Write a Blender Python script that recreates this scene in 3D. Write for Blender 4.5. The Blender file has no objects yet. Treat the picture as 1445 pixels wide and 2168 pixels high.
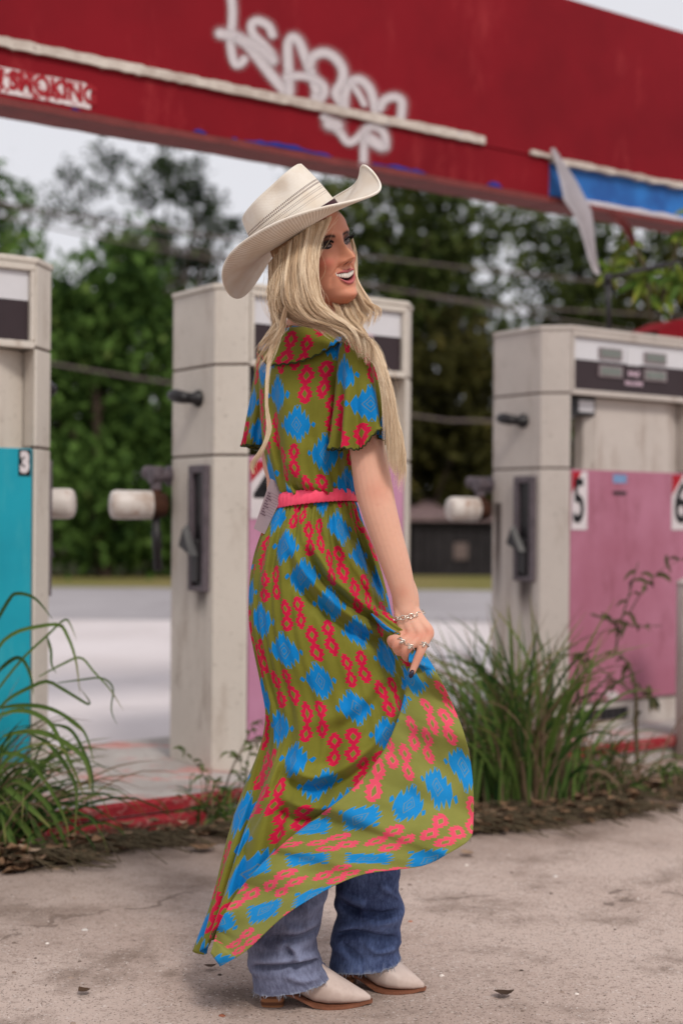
import bpy, bmesh, math, random
import numpy as np
from mathutils import Vector, Matrix, noise
from mathutils.bvhtree import BVHTree

scene = bpy.context.scene
COL = scene.collection
rad = math.radians

# ------------------------------------------------------------------ camera
CAM_H = 1.045                       # a crouching photographer, lens at waist height
FPX = 50.0 / 36.0 * 2168            # 50 mm lens, full frame, in photo pixels
ROLL = rad(0.45)
cam_d = bpy.data.cameras.new('camera')
cam = bpy.data.objects.new('camera', cam_d)
COL.objects.link(cam)
scene.camera = cam
cam_d.sensor_fit = 'VERTICAL'
cam_d.sensor_height = 36.0
cam_d.sensor_width = 24.0
cam_d.lens = 50.0
cam_d.shift_y = 11.0 / 2168.0
cam_d.clip_start = 0.05
cam_d.clip_end = 2000.0
cr = Vector((math.cos(ROLL), 0, math.sin(ROLL)))
cu = Vector((-math.sin(ROLL), 0, math.cos(ROLL)))
cf = Vector((0, 1, 0))
M = Matrix((cr, cu, -cf)).transposed().to_4x4()
M.translation = (0, 0, CAM_H)
cam.matrix_world = M
cam_d.dof.use_dof = True
cam_d.dof.focus_distance = 3.02
cam_d.dof.aperture_fstop = 2.1

# ------------------------------------------------------------------ light: bright overcast
SUN_EL, SUN_AZ = 46.0, 158.0          # azimuth clockwise from +Y (behind the pumps)
world = bpy.data.worlds.new('World')
scene.world = world
world.use_nodes = True
wt = world.node_tree
wt.nodes.clear()
w_out = wt.nodes.new('ShaderNodeOutputWorld')
w_bg = wt.nodes.new('ShaderNodeBackground')
w_sky = wt.nodes.new('ShaderNodeTexSky')
w_sky.sky_type = 'NISHITA'
w_sky.sun_disc = False
w_sky.sun_elevation = rad(SUN_EL)
w_sky.sun_rotation = rad(SUN_AZ)
w_sky.dust_density = 3.0
w_mix = wt.nodes.new('ShaderNodeMix')
w_mix.data_type = 'RGBA'
w_mix.inputs[0].default_value = 0.93     # an even layer of cloud over the clear sky
w_mix.inputs[7].default_value = (6.25, 6.2, 6.5, 1)
wt.links.new(w_sky.outputs[0], w_mix.inputs[6])
wt.links.new(w_mix.outputs[2], w_bg.inputs[0])
w_bg.inputs[1].default_value = 0.1
wt.links.new(w_bg.outputs[0], w_out.inputs[0])

sun_d = bpy.data.lights.new('sun', 'SUN')
sun = bpy.data.objects.new('sun', sun_d)
COL.objects.link(sun)
sun_d.energy = 1.5
sun_d.angle = rad(12)
sun_d.color = (1.0, 0.93, 0.85)
_sd = Vector((math.sin(rad(SUN_AZ)) * math.cos(rad(SUN_EL)), math.cos(rad(SUN_AZ)) * math.cos(rad(SUN_EL)), math.sin(rad(SUN_EL))))
sun.rotation_euler = (-_sd).to_track_quat('-Z', 'Y').to_euler()

scene.view_settings.view_transform = 'Standard'
scene.view_settings.look = 'None'
scene.view_settings.exposure = 0.38
scene.view_settings.gamma = 1.0
scene.view_settings.use_curve_mapping = False
scene.cycles.use_denoising = True
scene.cycles.max_bounces = 8
scene.cycles.transparent_max_bounces = 16
scene.cycles.sample_clamp_indirect = 6.0

# ------------------------------------------------------------------ pixel helpers
def P(px, py, Y):
    """photo pixel at a known distance Y in front of the camera -> world point"""
    d = cf + cr * ((px - 722.5) / FPX) + cu * ((1095.0 - py) / FPX)
    return Vector((0, 0, CAM_H)) + d * Y
def ray(px, py):
    return (cf + cr * ((px - 722.5) / FPX) + cu * ((1095.0 - py) / FPX)).normalized()
def G(px, py, z=0.0):
    """photo pixel on a horizontal plane -> world point"""
    d = cf + cr * ((px - 722.5) / FPX) + cu * ((1095.0 - py) / FPX)
    t = (z - CAM_H) / d.z
    return Vector((0, 0, CAM_H)) + d * t
def onplane(px, py, p0, n):
    d = ray(px, py)
    o = Vector((0, 0, CAM_H))
    return o + d * ((p0 - o).dot(n) / d.dot(n))

# ------------------------------------------------------------------ object helpers
ROOTM = {}
def tag(o, label=None, cat=None, group=None, kind=None):
    if label: o['label'] = label
    if cat: o['category'] = cat
    if group: o['group'] = group
    if kind: o['kind'] = kind
    return o
def empty(name, loc, rz=0.0, label=None, cat=None, group=None):
    o = bpy.data.objects.new(name, None)
    o.empty_display_size = 0.1
    COL.objects.link(o)
    o.location = loc
    o.rotation_euler = (0, 0, rz)
    ROOTM[o.name] = Matrix.Translation(Vector(loc)) @ Matrix.Rotation(rz, 4, 'Z')
    return tag(o, label, cat, group)
def setparent(o, parent, local):
    if parent is None: return
    o.parent = parent
    if not local:
        m = ROOTM.get(parent.name)
        if m is not None: o.matrix_parent_inverse = m.inverted()
def mk(name, verts, faces, mat=None, parent=None, smooth=True, uv=None, col=None, local=False, attrs=None):
    me = bpy.data.meshes.new(name)
    me.from_pydata([tuple(v) for v in verts], [], faces)
    if mat is not None:
        for m_ in (mat if isinstance(mat, (list, tuple)) else [mat]): me.materials.append(m_)
    if smooth: me.polygons.foreach_set('use_smooth', [True] * len(me.polygons))
    if uv is not None:
        ul = me.uv_layers.new(name='UVMap')
        li = np.empty(len(me.loops), dtype=np.int32); me.loops.foreach_get('vertex_index', li)
        ul.data.foreach_set('uv', np.asarray(uv, dtype=np.float32)[li].ravel())
    if col is not None:
        ca = me.color_attributes.new('Col', 'FLOAT_COLOR', 'POINT')
        c = np.ones((len(verts), 4), dtype=np.float32); c[:, :3] = np.asarray(col, dtype=np.float32)
        ca.data.foreach_set('color', c.ravel())
    for k, v in (attrs or {}).items():
        a = me.attributes.new(k, 'FLOAT', 'POINT'); a.data.foreach_set('value', np.asarray(v, dtype=np.float32))
    me.update()
    o = bpy.data.objects.new(name, me)
    COL.objects.link(o)
    setparent(o, parent, local)
    return o
def mkbm(name, bm, mat=None, parent=None, smooth=False, local=False):
    me = bpy.data.meshes.new(name)
    bm.normal_update(); bm.to_mesh(me); bm.free()
    if mat is not None: me.materials.append(mat)
    if smooth: me.polygons.foreach_set('use_smooth', [True] * len(me.polygons))
    o = bpy.data.objects.new(name, me); COL.objects.link(o)
    setparent(o, parent, local)
    return o
def bm_box(bm, lo, hi, bevel=0.0):
    vs = [bm.verts.new((x, y, z)) for x in (lo[0], hi[0]) for y in (lo[1], hi[1]) for z in (lo[2], hi[2])]
    q = [(0, 1, 3, 2), (4, 6, 7, 5), (0, 4, 5, 1), (2, 3, 7, 6), (0, 2, 6, 4), (1, 5, 7, 3)]
    fs = [bm.faces.new([vs[i] for i in f]) for f in q]
    if bevel:
        es = list({e for f in fs for e in f.edges})
        bmesh.ops.bevel(bm, geom=es, offset=bevel, segments=2, affect='EDGES', profile=0.5)
def bm_prism(bm, pts, z0, z1, bevel=0.0):
    a = [bm.verts.new((p[0], p[1], z0)) for p in pts]; b = [bm.verts.new((p[0], p[1], z1)) for p in pts]
    n = len(pts)
    fs = [bm.faces.new(list(reversed(a))), bm.faces.new(b)]
    for i in range(n): fs.append(bm.faces.new([a[i], a[(i + 1) % n], b[(i + 1) % n], b[i]]))
    if bevel:
        es = list({e for f in fs for e in f.edges})
        bmesh.ops.bevel(bm, geom=es, offset=bevel, segments=2, affect='EDGES', profile=0.5)
def frame_of(d):
    d = Vector(d).normalized()
    a = Vector((0, 0, 1)) if abs(d.z) < 0.9 else Vector((1, 0, 0))
    u = d.cross(a).normalized(); v = d.cross(u).normalized()
    return u, v
def bm_lathe(bm, p0, d, prof, n=24):
    """prof: list of (distance along d, radius)"""
    d = Vector(d).normalized(); u, v = frame_of(d); p0 = Vector(p0)
    rings = []
    for s, r in prof:
        rings.append([bm.verts.new(p0 + d * s + (u * math.cos(2 * math.pi * i / n) + v * math.sin(2 * math.pi * i / n)) * max(r, 1e-4)) for i in range(n)])
    for a, b in zip(rings, rings[1:]):
        for i in range(n): bm.faces.new([a[i], a[(i + 1) % n], b[(i + 1) % n], b[i]])
    bm.faces.new(list(reversed(rings[0]))); bm.faces.new(rings[-1])
def smooth_path(pts, n):
    """Catmull-Rom resample of a list of equal-length tuples to n points"""
    p = np.array([list(q) for q in pts], dtype=float)
    if len(p) < 3:
        t = np.linspace(0, 1, n)[:, None]; return p[0] * (1 - t) + p[-1] * t
    q = np.vstack([2 * p[0] - p[1], p, 2 * p[-1] - p[-2]])
    out = []
    for s in np.linspace(0, len(p) - 1, n):
        i = min(int(s), len(p) - 2); t = s - i
        a, b, c, d = q[i], q[i + 1], q[i + 2], q[i + 3]
        out.append(0.5 * ((2 * b) + (-a + c) * t + (2 * a - 5 * b + 4 * c - d) * t * t + (-a + 3 * b - 3 * c + d) * t ** 3))
    return np.array(out)
def tube_geo(pts, radii, n=10, verts=None, faces=None, cap=True):
    """sweep a circle along pts (Vectors)"""
    verts = [] if verts is None else verts; faces = [] if faces is None else faces
    base = len(verts); m = len(pts); pts = [Vector(p) for p in pts]
    prev = None
    for i in range(m):
        t = (pts[min(i + 1, m - 1)] - pts[max(i - 1, 0)]).normalized()
        if prev is None: u, v = frame_of(t)
        else:
            u = (prev - t * prev.dot(t)).normalized(); v = t.cross(u).normalized()
        prev = u
        r = radii[i] if hasattr(radii, '__len__') else radii
        for k in range(n):
            a = 2 * math.pi * k / n
            verts.append(pts[i] + (u * math.cos(a) + v * math.sin(a)) * r)
    for i in range(m - 1):
        for k in range(n):
            a = base + i * n + k; b = base + i * n + (k + 1) % n
            faces.append((a, b, b + n, a + n))
    if cap:
        faces.append(tuple(base + k for k in reversed(range(n)))); faces.append(tuple(base + (m - 1) * n + k for k in range(n)))
    return verts, faces
def interp(xs, ys, x): return np.interp(x, xs, ys)
def sstep(a, b, x):
    t = np.clip((np.asarray(x, dtype=float) - a) / (b - a), 0, 1); return t * t * (3 - 2 * t)

# ------------------------------------------------------------------ shader helper: python expressions -> math nodes
class S:
    def __init__(s, nt, sock): s.nt = nt; s.k = sock
    def _op(s, op, *o):
        n = s.nt.nodes.new('ShaderNodeMath'); n.operation = op
        for i, x in enumerate((s,) + o):
            if isinstance(x, S): s.nt.links.new(x.k, n.inputs[i])
            else: n.inputs[i].default_value = float(x)
        return S(s.nt, n.outputs[0])
    def __add__(s, o): return s._op('ADD', o)
    __radd__ = __add__
    def __sub__(s, o): return s._op('SUBTRACT', o)
    def __rsub__(s, o): return (s * -1.0) + o
    def __mul__(s, o): return s._op('MULTIPLY', o)
    __rmul__ = __mul__
    def __truediv__(s, o): return s._op('DIVIDE', o)
    def abs(s): return s._op('ABSOLUTE')
    def floor(s): return s._op('FLOOR')
    def mod(s, o): return s._op('FLOORED_MODULO', o)
    def pp(s, o): return s._op('PINGPONG', o)
    def lt(s, o): return s._op('LESS_THAN', o)
    def gt(s, o): return s._op('GREATER_THAN', o)
    def max(s, o): return s._op('MAXIMUM', o)
    def min(s, o): return s._op('MINIMUM', o)
    def sign(s): return s._op('SIGN')
    def sin(s): return s._op('SINE')
    def sm(s, a, b):
        n = s.nt.nodes.new('ShaderNodeMapRange'); n.interpolation_type = 'SMOOTHSTEP'
        s.nt.links.new(s.k, n.inputs[0]); n.inputs[1].default_value = a; n.inputs[2].default_value = b
        return S(s.nt, n.outputs[0])
class Mat:
    def __init__(s, name, rough=0.6, spec=0.3):
        s.m = bpy.data.materials.new(name); s.m.use_nodes = True; s.nt = s.m.node_tree
        s.b = s.nt.nodes['Principled BSDF']; s.out = s.nt.nodes['Material Output']
        s.b.inputs['Roughness'].default_value = rough; s.b.inputs['Specular IOR Level'].default_value = spec
    def coord(s, kind='Object'):
        n = s.nt.nodes.new('ShaderNodeTexCoord'); return n.outputs[kind]
    def xyz(s, sock):
        n = s.nt.nodes.new('ShaderNodeSeparateXYZ'); s.nt.links.new(sock, n.inputs[0]); return [S(s.nt, o) for o in n.outputs]
    def uv(s): return s.xyz(s.coord('UV'))
    def attr(s, name, out='Fac'):
        n = s.nt.nodes.new('ShaderNodeAttribute'); n.attribute_name = name; return S(s.nt, n.outputs[out])
    def scaled(s, sock, sc):
        n = s.nt.nodes.new('ShaderNodeMapping'); s.nt.links.new(sock, n.inputs[0]); n.inputs[3].default_value = sc; return n.outputs[0]
    def noise(s, scale, detail=4, rough=0.55, co=None, kind='Object', stretch=None):
        n = s.nt.nodes.new('ShaderNodeTexNoise'); n.inputs['Scale'].default_value = scale
        n.inputs['Detail'].default_value = detail; n.inputs['Roughness'].default_value = rough
        c = co or s.coord(kind)
        if stretch: c = s.scaled(c, stretch)
        s.nt.links.new(c, n.inputs['Vector']); return S(s.nt, n.outputs['Fac'])
    def rgb(s, c):
        n = s.nt.nodes.new('ShaderNodeRGB'); n.outputs[0].default_value = (c[0], c[1], c[2], 1); return n.outputs[0]
    def mix(s, f, a, b, mode='MIX'):
        n = s.nt.nodes.new('ShaderNodeMix'); n.data_type = 'RGBA'; n.blend_type = mode
        if isinstance(f, S): s.nt.links.new(f.k, n.inputs[0])
        else: n.inputs[0].default_value = f
        for i, c in ((6, a), (7, b)):
            if isinstance(c, (tuple, list)): n.inputs[i].default_value = (c[0], c[1], c[2], 1)
            else: s.nt.links.new(c, n.inputs[i])
        return n.outputs[2]
    def color(s, c):
        if isinstance(c, (tuple, list)): s.b.inputs['Base Color'].default_value = (c[0], c[1], c[2], 1)
        else: s.nt.links.new(c, s.b.inputs['Base Color'])
        return s
    def rough(s, f): s.nt.links.new(f.k, s.b.inputs['Roughness']); return s
    def bump(s, h, strength=0.3, dist=0.01):
        n = s.nt.nodes.new('ShaderNodeBump'); n.inputs['Strength'].default_value = strength; n.inputs['Distance'].default_value = dist
        s.nt.links.new(h.k, n.inputs['Height']); s.nt.links.new(n.outputs[0], s.b.inputs['Normal']); return s
    def set(s, **k):
        for a, v in k.items(): s.b.inputs[a.replace('_', ' ')].default_value = v
        return s
def srgb(r, g, b):
    f = lambda v: (v / 255 / 12.92) if v / 255 <= 0.04045 else ((v / 255 + 0.055) / 1.055) ** 2.4
    return (f(r), f(g), f(b))
def simple(name, c, rough=0.6, spec=0.3, var=0.25, scale=12.0, bump=0.0, c2=None):
    """a plain colour broken up by two scales of noise"""
    m = Mat(name, rough, spec)
    n1 = m.noise(scale, 5); n2 = m.noise(scale * 6, 3)
    d = c2 if c2 is not None else tuple(v * (1 - var) for v in c)
    m.color(m.mix((n1 * 0.7 + n2 * 0.3).sm(0.35, 0.68), c, d))
    if bump: m.bump(n2, bump, 0.004)
    return m.m

# ================================================================== THE SETTING
RA = rad(35.5)                                        # direction of the pump row
RU = Vector((math.cos(RA), math.sin(RA), 0)); RN = Vector((-math.sin(RA), math.cos(RA), 0))
PW, PD, PC = 0.93, 0.50, 0.09                         # pump width, depth, corner chamfer
ISL = 0.10                                            # island height
RO = Vector((-0.351, 5.27, 0)) - RU * PC              # front left corner of the middle pump
def RW(s, q, z=0.0): return RO + RU * s + RN * q + Vector((0, 0, z))
def rowst(p): d = Vector(p) - RO; return d.dot(RU), d.dot(RN)

def sheet(name, pts, z, mat, sub=0):
    bm = bmesh.new()
    f = bm.faces.new([bm.verts.new((p[0], p[1], z)) for p in pts])
    o = mkbm(name, bm, mat)
    o['kind'] = 'structure'
    return o

# --- materials of the ground
m = Mat('old_concrete', 0.92, 0.15)
co = m.coord('Object')
big = m.noise(0.55, 5, 0.6, co); mid = m.noise(3.0, 6, 0.65, co); fine = m.noise(38, 5, 0.75, co); grit = m.noise(170, 3, 0.7, co)
c = m.mix(big.sm(0.35, 0.7), srgb(196, 178, 168), srgb(172, 151, 140))
c = m.mix(mid.sm(0.48, 0.72) * 0.85, c, srgb(122, 105, 94))
c = m.mix(fine.sm(0.52, 0.72) * 0.6, c, srgb(112, 97, 87))
c = m.mix(grit.sm(0.56, 0.66) * 0.85, c, srgb(84, 72, 64))
c = m.mix(m.noise(120, 2, 0.6, co).sm(0.62, 0.70) * 0.7, c, srgb(214, 204, 198))
vo = m.nt.nodes.new('ShaderNodeTexVoronoi'); vo.feature = 'DISTANCE_TO_EDGE'; vo.inputs['Scale'].default_value = 0.42
wv = m.nt.nodes.new('ShaderNodeVectorMath'); wv.operation = 'ADD'
nz = m.nt.nodes.new('ShaderNodeTexNoise'); nz.inputs['Scale'].default_value = 3.5; nz.inputs['Detail'].default_value = 6
m.nt.links.new(co, nz.inputs['Vector']); sc_ = m.nt.nodes.new('ShaderNodeVectorMath'); sc_.operation = 'SCALE'; sc_.inputs[3].default_value = 0.5
m.nt.links.new(nz.outputs['Color'], sc_.inputs[0]); m.nt.links.new(co, wv.inputs[0]); m.nt.links.new(sc_.outputs[0], wv.inputs[1]); m.nt.links.new(wv.outputs[0], vo.inputs['Vector'])
crack = S(m.nt, vo.outputs['Distance']).lt(0.0035) * mid.gt(0.52)
c = m.mix(crack * 0.55, c, srgb(88, 74, 66))
ox, oy, oz = m.xyz(co)
dq = (ox - RO.x) * RN.x + (oy - RO.y) * RN.y                       # dirt washed off the island lies along its foot
dirt = (dq * 1.0 + 1.75 + (big - 0.5) * 1.6 + (mid - 0.5) * 1.1).sm(0.0, 1.1)
c = m.mix(dirt * 0.55, c, srgb(116, 98, 87))
m.color(c); m.bump(fine * 0.5 + grit * 0.35 + mid * 0.8 - crack * 0.3, 0.55, 0.012)
M_CONC = m.m
m = Mat('pale_concrete', 0.9, 0.15)
co = m.coord('Object')
c = m.mix(m.noise(0.4, 4, 0.6, co).sm(0.35, 0.7), srgb(210, 202, 203), srgb(194, 185, 185))
c = m.mix(m.noise(2.2, 6, 0.7, co, stretch=(0.5, 1.6, 1)).sm(0.58, 0.75) * 0.8, c, srgb(150, 140, 136))
c = m.mix(m.noise(30, 4, 0.7, co).sm(0.55, 0.75) * 0.4, c, srgb(160, 148, 142))
m.color(c); m.bump(m.noise(40, 4, 0.7, co), 0.3, 0.006)
M_PALE = m.m
m = Mat('asphalt_road', 0.88, 0.2)
co = m.coord('Object')
c = m.mix(m.noise(0.8, 4, 0.6, co).sm(0.3, 0.7), srgb(166, 161, 164), srgb(150, 145, 148))
c = m.mix(m.noise(60, 3, 0.7, co).sm(0.5, 0.7) * 0.5, c, srgb(138, 132, 134))
m.color(c); m.bump(m.noise(80, 3, 0.7, co), 0.3, 0.006)
M_ROAD = m.m
m = Mat('dry_turf', 0.95, 0.1)
co = m.coord('Object')
c = m.mix(m.noise(0.6, 5, 0.6, co).sm(0.3, 0.7), (0.19, 0.18, 0.055), (0.25, 0.20, 0.085))
c = m.mix(m.noise(9, 5, 0.7, co).sm(0.5, 0.75), c, (0.10, 0.11, 0.03))
m.color(c); m.bump(m.noise(30, 4, 0.7, co), 0.6, 0.03)
M_TURF = m.m
m = Mat('forest_soil', 0.95, 0.1)
co = m.coord('Object')
m.color(m.mix(m.noise(1.5, 5, 0.6, co).sm(0.3, 0.7), (0.07, 0.06, 0.03), (0.05, 0.07, 0.02)))
M_SOIL = m.m

sheet('ground', [(-900, -60), (900, -60), (900, 1500), (-900, 1500)], -0.012, M_SOIL)
sheet('forecourt', [RW(-30, 0.3)[:2], (30, -14), RW(30, 0.3)[:2]], -0.004, M_CONC)
sheet('driveway', [RW(-30, 0.302)[:2], RW(15.4, 0.302)[:2], (-40, 14.3)], 0.0, M_PALE)
sheet('road', [(-120, 14.25), (120, 14.25), (120, 20.6), (-120, 20.6)], 0.004, M_ROAD)
sheet('verge', [(-120, 20.5), (120, 20.5), (120, 25.5), (-120, 25.5)], 0.008, M_TURF)

# --- the raised pump island
m = Mat('worn_red_kerb_paint', 0.75, 0.3)
co = m.coord('Object'); nn = m.noise(7, 6, 0.7, co); n2 = m.noise(45, 4, 0.7, co)
c = m.mix(nn.sm(0.4, 0.62), srgb(150, 34, 42), srgb(120, 24, 32))
c = m.mix((nn * 0.6 + n2 * 0.4).sm(0.52, 0.58) * 0.75, c, srgb(168, 110, 104))
c = m.mix(n2.sm(0.60, 0.68) * 0.8, c, srgb(120, 96, 88))
m.color(c); m.bump(n2, 0.5, 0.006)
M_KERB = m.m
m = Mat('island_concrete', 0.9, 0.15)
co = m.coord('Object'); nn = m.noise(5, 6, 0.7, co); n2 = m.noise(50, 4, 0.7, co)
c = m.mix(nn.sm(0.3, 0.7), srgb(176, 170, 166), srgb(150, 142, 138))
c = m.mix(m.noise(2.6, 6, 0.75, co, stretch=(1, 2, 1)).sm(0.53, 0.60) * 0.7, c, srgb(190, 120, 114))
c = m.mix(n2.sm(0.55, 0.72) * 0.5, c, srgb(110, 98, 92))
m.color(c); m.bump(n2, 0.4, 0.006)
M_ISL = m.m
def row_box(bm, s0, s1, q0, q1, z0, z1, seg=40, jag=0.0, seed=0):
    """box along the pump row, the long edges slightly uneven"""
    rnd = random.Random(seed)
    rings = []
    for i in range(seg + 1):
        s = s0 + (s1 - s0) * i / seg
        j = [rnd.uniform(-jag, jag) for _ in range(4)]
        r = [RW(s, q0, z0), RW(s, q0 + j[0], z1 - 0.012 + j[1]), RW(s, q0 + 0.012 + abs(j[2]), z1), RW(s, q1, z1), RW(s, q1, z0)]
        rings.append([bm.verts.new(p) for p in r])
    for A, B in zip(rings, rings[1:]):
        for k in range(5): bm.faces.new([A[k], B[k], B[(k + 1) % 5], A[(k + 1) % 5]])
    bm.faces.new(rings[0]); bm.faces.new(list(reversed(rings[-1])))
island = empty('pump_island', RW(0.4, 0.2, 0), 0, 'long raised concrete island with worn red painted kerb under the pumps', 'island')
bm = bmesh.new(); row_box(bm, -4.2, 4.6, -0.265, 0.90, -0.05, ISL - 0.002, 60, 0.004, 1)
mkbm('island_top', bm, M_ISL, island)
bm = bmesh.new()
row_box(bm, -4.2, 4.6, -0.285, -0.268, 0.058, ISL + 0.001, 110, 0.005, 2)
mkbm('upper_kerb', bm, M_KERB, island)
s_end = rowst(G(398, 1735))[0]
bm = bmesh.new(); row_box(bm, -4.2, s_end, -0.325, -0.266, -0.05, 0.050, 60, 0.006, 3)
mkbm('lower_kerb', bm, M_KERB, island)

# --- red sign beam over the island
BZ = 2.60
B0, B1 = G(0, 222, BZ), G(1445, 480, BZ)
BU = (B1 - B0).normalized(); BN = Vector((-BU.y, BU.x, 0))
def BW(s, h, o=0.0):
    """s along the beam from the frame's edge, h above its lower edge, o out of its face towards the road front"""
    return B0 + BU * s + Vector((0, 0, h)) - BN * o
def beam_sh(px, py):
    p = onplane(px, py, B0, BN); return (p - B0).dot(BU), p.z - BZ
m = Mat('faded_red_paint', 0.6, 0.14)
co = m.coord('Object'); n1 = m.noise(1.2, 4, 0.6, co); n2 = m.noise(22, 5, 0.7, co)
c = m.mix(n1.sm(0.3, 0.7), srgb(128, 12, 26), srgb(110, 9, 22))
c = m.mix(m.noise(3.5, 6, 0.75, co, stretch=(1, 1, 0.35)).sm(0.56, 0.75) * 0.35, c, srgb(168, 60, 62))
c = m.mix(n2.sm(0.66, 0.72) * 0.45, c, srgb(110, 20, 26))
m.color(c); m.rough(n1 * 0.25 + 0.5); m.bump(n2, 0.06, 0.004)
M_RED = m.m
m = Mat('chipped_white_trim', 0.6, 0.3)
co = m.coord('Object'); n1 = m.noise(9, 6, 0.75, co); n2 = m.noise(40, 4, 0.7, co)
c = m.mix(n1.sm(0.35, 0.65), srgb(205, 196, 186), srgb(172, 158, 148))
c = m.mix(n2.sm(0.60, 0.70) * 0.7, c, srgb(120, 96, 86))
c = m.mix(m.noise(14, 4, 0.8, co).sm(0.68, 0.70), c, srgb(20, 90, 160))
m.color(c); m.bump(n2, 0.4, 0.004)
M_TRIM = m.m
m = Mat('peeling_blue_paint', 0.55, 0.3)
co = m.coord('Object')
c = m.mix(m.noise(4, 5, 0.7, co).sm(0.35, 0.65), srgb(30, 82, 150), srgb(40, 112, 186))
m.color(c); M_BLUE = m.m
M_CHIP = simple('old_blue_chip', srgb(34, 44, 140), 0.6, 0.3, 0.4, 20)
M_VINYL = simple('torn_white_vinyl', srgb(206, 200, 204), 0.5, 0.3, 0.12, 8)
M_FLANGE = simple('dull_red_flange', srgb(120, 52, 50), 0.6, 0.3, 0.3, 8)
M_GALV = simple('galvanised_steel', (0.35, 0.35, 0.36), 0.5, 0.4, 0.3, 10)
beam = empty('sign_beam', BW(1.5, -BZ), 0, 'long red painted sign beam with white spray graffiti and chipped trim', 'sign beam')
def beam_box(name, s0, s1, h0, h1, o0, o1, mat, seg=1, jag=0, seed=0):
    rnd = random.Random(seed); bm = bmesh.new(); rings = []
    for i in range(seg + 1):
        s = s0 + (s1 - s0) * i / seg
        j0, j1 = (rnd.uniform(-jag, jag) if seg > 1 else 0), (rnd.uniform(-jag, jag) if seg > 1 else 0)
        rings.append([bm.verts.new(BW(s, h, o)) for h, o in ((h0 + j0, o1), (h1 + j1, o1), (h1 + j1, o0), (h0 + j0, o0))])
    for A, B in zip(rings, rings[1:]):
        for k in range(4): bm.faces.new([A[k], A[(k + 1) % 4], B[(k + 1) % 4], B[k]])
    bm.faces.new(list(reversed(rings[0]))); bm.faces.new(rings[-1])
    return mkbm(name, bm, mat, beam)
s_cut, _ = beam_sh(1163, 420)
h_tr = beam_sh(500, 203)[1]; h_tr2 = beam_sh(500, 178)[1]
LEN = (B1 - B0).length
h_top = beam_sh(1445, 68)[1]
beam_box('upper_panel', -2.6, LEN + 2.6, h_tr + 0.002, h_top, -0.16, 0.0, M_RED)
beam_box('lower_panel', -2.6, s_cut, 0.030, h_tr, -0.15, -0.006, M_RED)
beam_box('lower_flange', -2.6, s_cut + 0.01, 0.0, 0.028, -0.17, 0.006, M_FLANGE, 60, 0.002, 3)
beam_box('trim_rail', -2.6, beam_sh(1022, 293)[0], h_tr + 0.004, h_tr2 - 0.007, -0.01, 0.016, M_TRIM, 160, 0.003, 4)
beam_box('trim_rail', beam_sh(1120, 300)[0], s_cut, h_tr + 0.002, h_tr + 0.022, -0.01, 0.016, M_TRIM, 8, 0.003, 5)
beam_box('blue_panel', s_cut + 0.012, LEN + 2.6, 0.045, h_tr, -0.13, -0.022, M_BLUE)
beam_box('trim_rail', s_cut + 0.012, LEN + 2.6, h_tr - 0.014, h_tr + 0.012, -0.06, 0.012, M_TRIM, 70, 0.007, 6)
beam_box('trim_rail', s_cut + 0.11, LEN + 2.6, 0.028, 0.050, -0.06, 0.004, M_VINYL, 40, 0.005, 7)
beam_box('lower_flange', s_cut + 0.012, LEN + 2.6, 0.0, 0.026, -0.17, 0.010, M_FLANGE, 40, 0.002, 8)
rb = random.Random(5)
for x0, x1, w in ((408, 440, 5), (490, 505, 4), (512, 705, 7), (783, 905, 6), (1030, 1064, 8), (150, 170, 3)):
    s0 = beam_sh(x0, 350)[0]; s1 = beam_sh(x1, 350)[0]; k = max(4, int((s1 - s0) / 0.03)); bm = bmesh.new(); top = []; bot = []
    for i in range(k + 1):
        s = s0 + (s1 - s0) * i / k; e = math.sin(math.pi * i / k) ** 0.4 * w * 0.0021
        bot.append(bm.verts.new(BW(s, 0.031 + rb.uniform(0, 0.004), -0.003))); top.append(bm.verts.new(BW(s, 0.033 + e * rb.uniform(0.6, 1.5), -0.003)))
    for i in range(k): bm.faces.new([bot[i], bot[i + 1], top[i + 1], top[i]])
    mkbm('paint_chip', bm, M_CHIP, beam)
# torn vinyl that hangs from the panel's end
def torn(name, pts, mat, o0):
    """pts: list of (left px, right px, py)"""
    bm = bmesh.new(); rows = []
    n = len(pts)
    for i, (xl, xr, y) in enumerate(pts):
        r = []
        for k in range(5):
            x = xl + (xr - xl) * k / 4
            s, h = beam_sh(x, y)
            r.append(bm.verts.new(BW(s, h, o0 + 0.02 * math.sin(k / 4 * math.pi) + 0.03 * math.sin(i / n * 4))))
        rows.append(r)
    for A, B in zip(rows, rows[1:]):
        for k in range(4): bm.faces.new([A[k], A[k + 1], B[k + 1], B[k]])
    bmesh.ops.solidify(bm, geom=list(bm.faces), thickness=0.002)
    return mkbm(name, bm, mat, beam, True)
torn('torn_strip', [(1154, 1160, 318), (1163, 1184, 355), (1168, 1204, 390), (1174, 1222, 430), (1190, 1232, 452), (1204, 1237, 480), (1216, 1241, 510), (1228, 1247, 540), (1240, 1255, 565), (1252, 1261, 583)], M_VINYL, 0.035)
torn('torn_strip', [(1272, 1292, 452), (1284, 1312, 470), (1298, 1320, 490), (1314, 1328, 510), (1324, 1330, 524)], M_FLANGE, 0.03)
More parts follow.
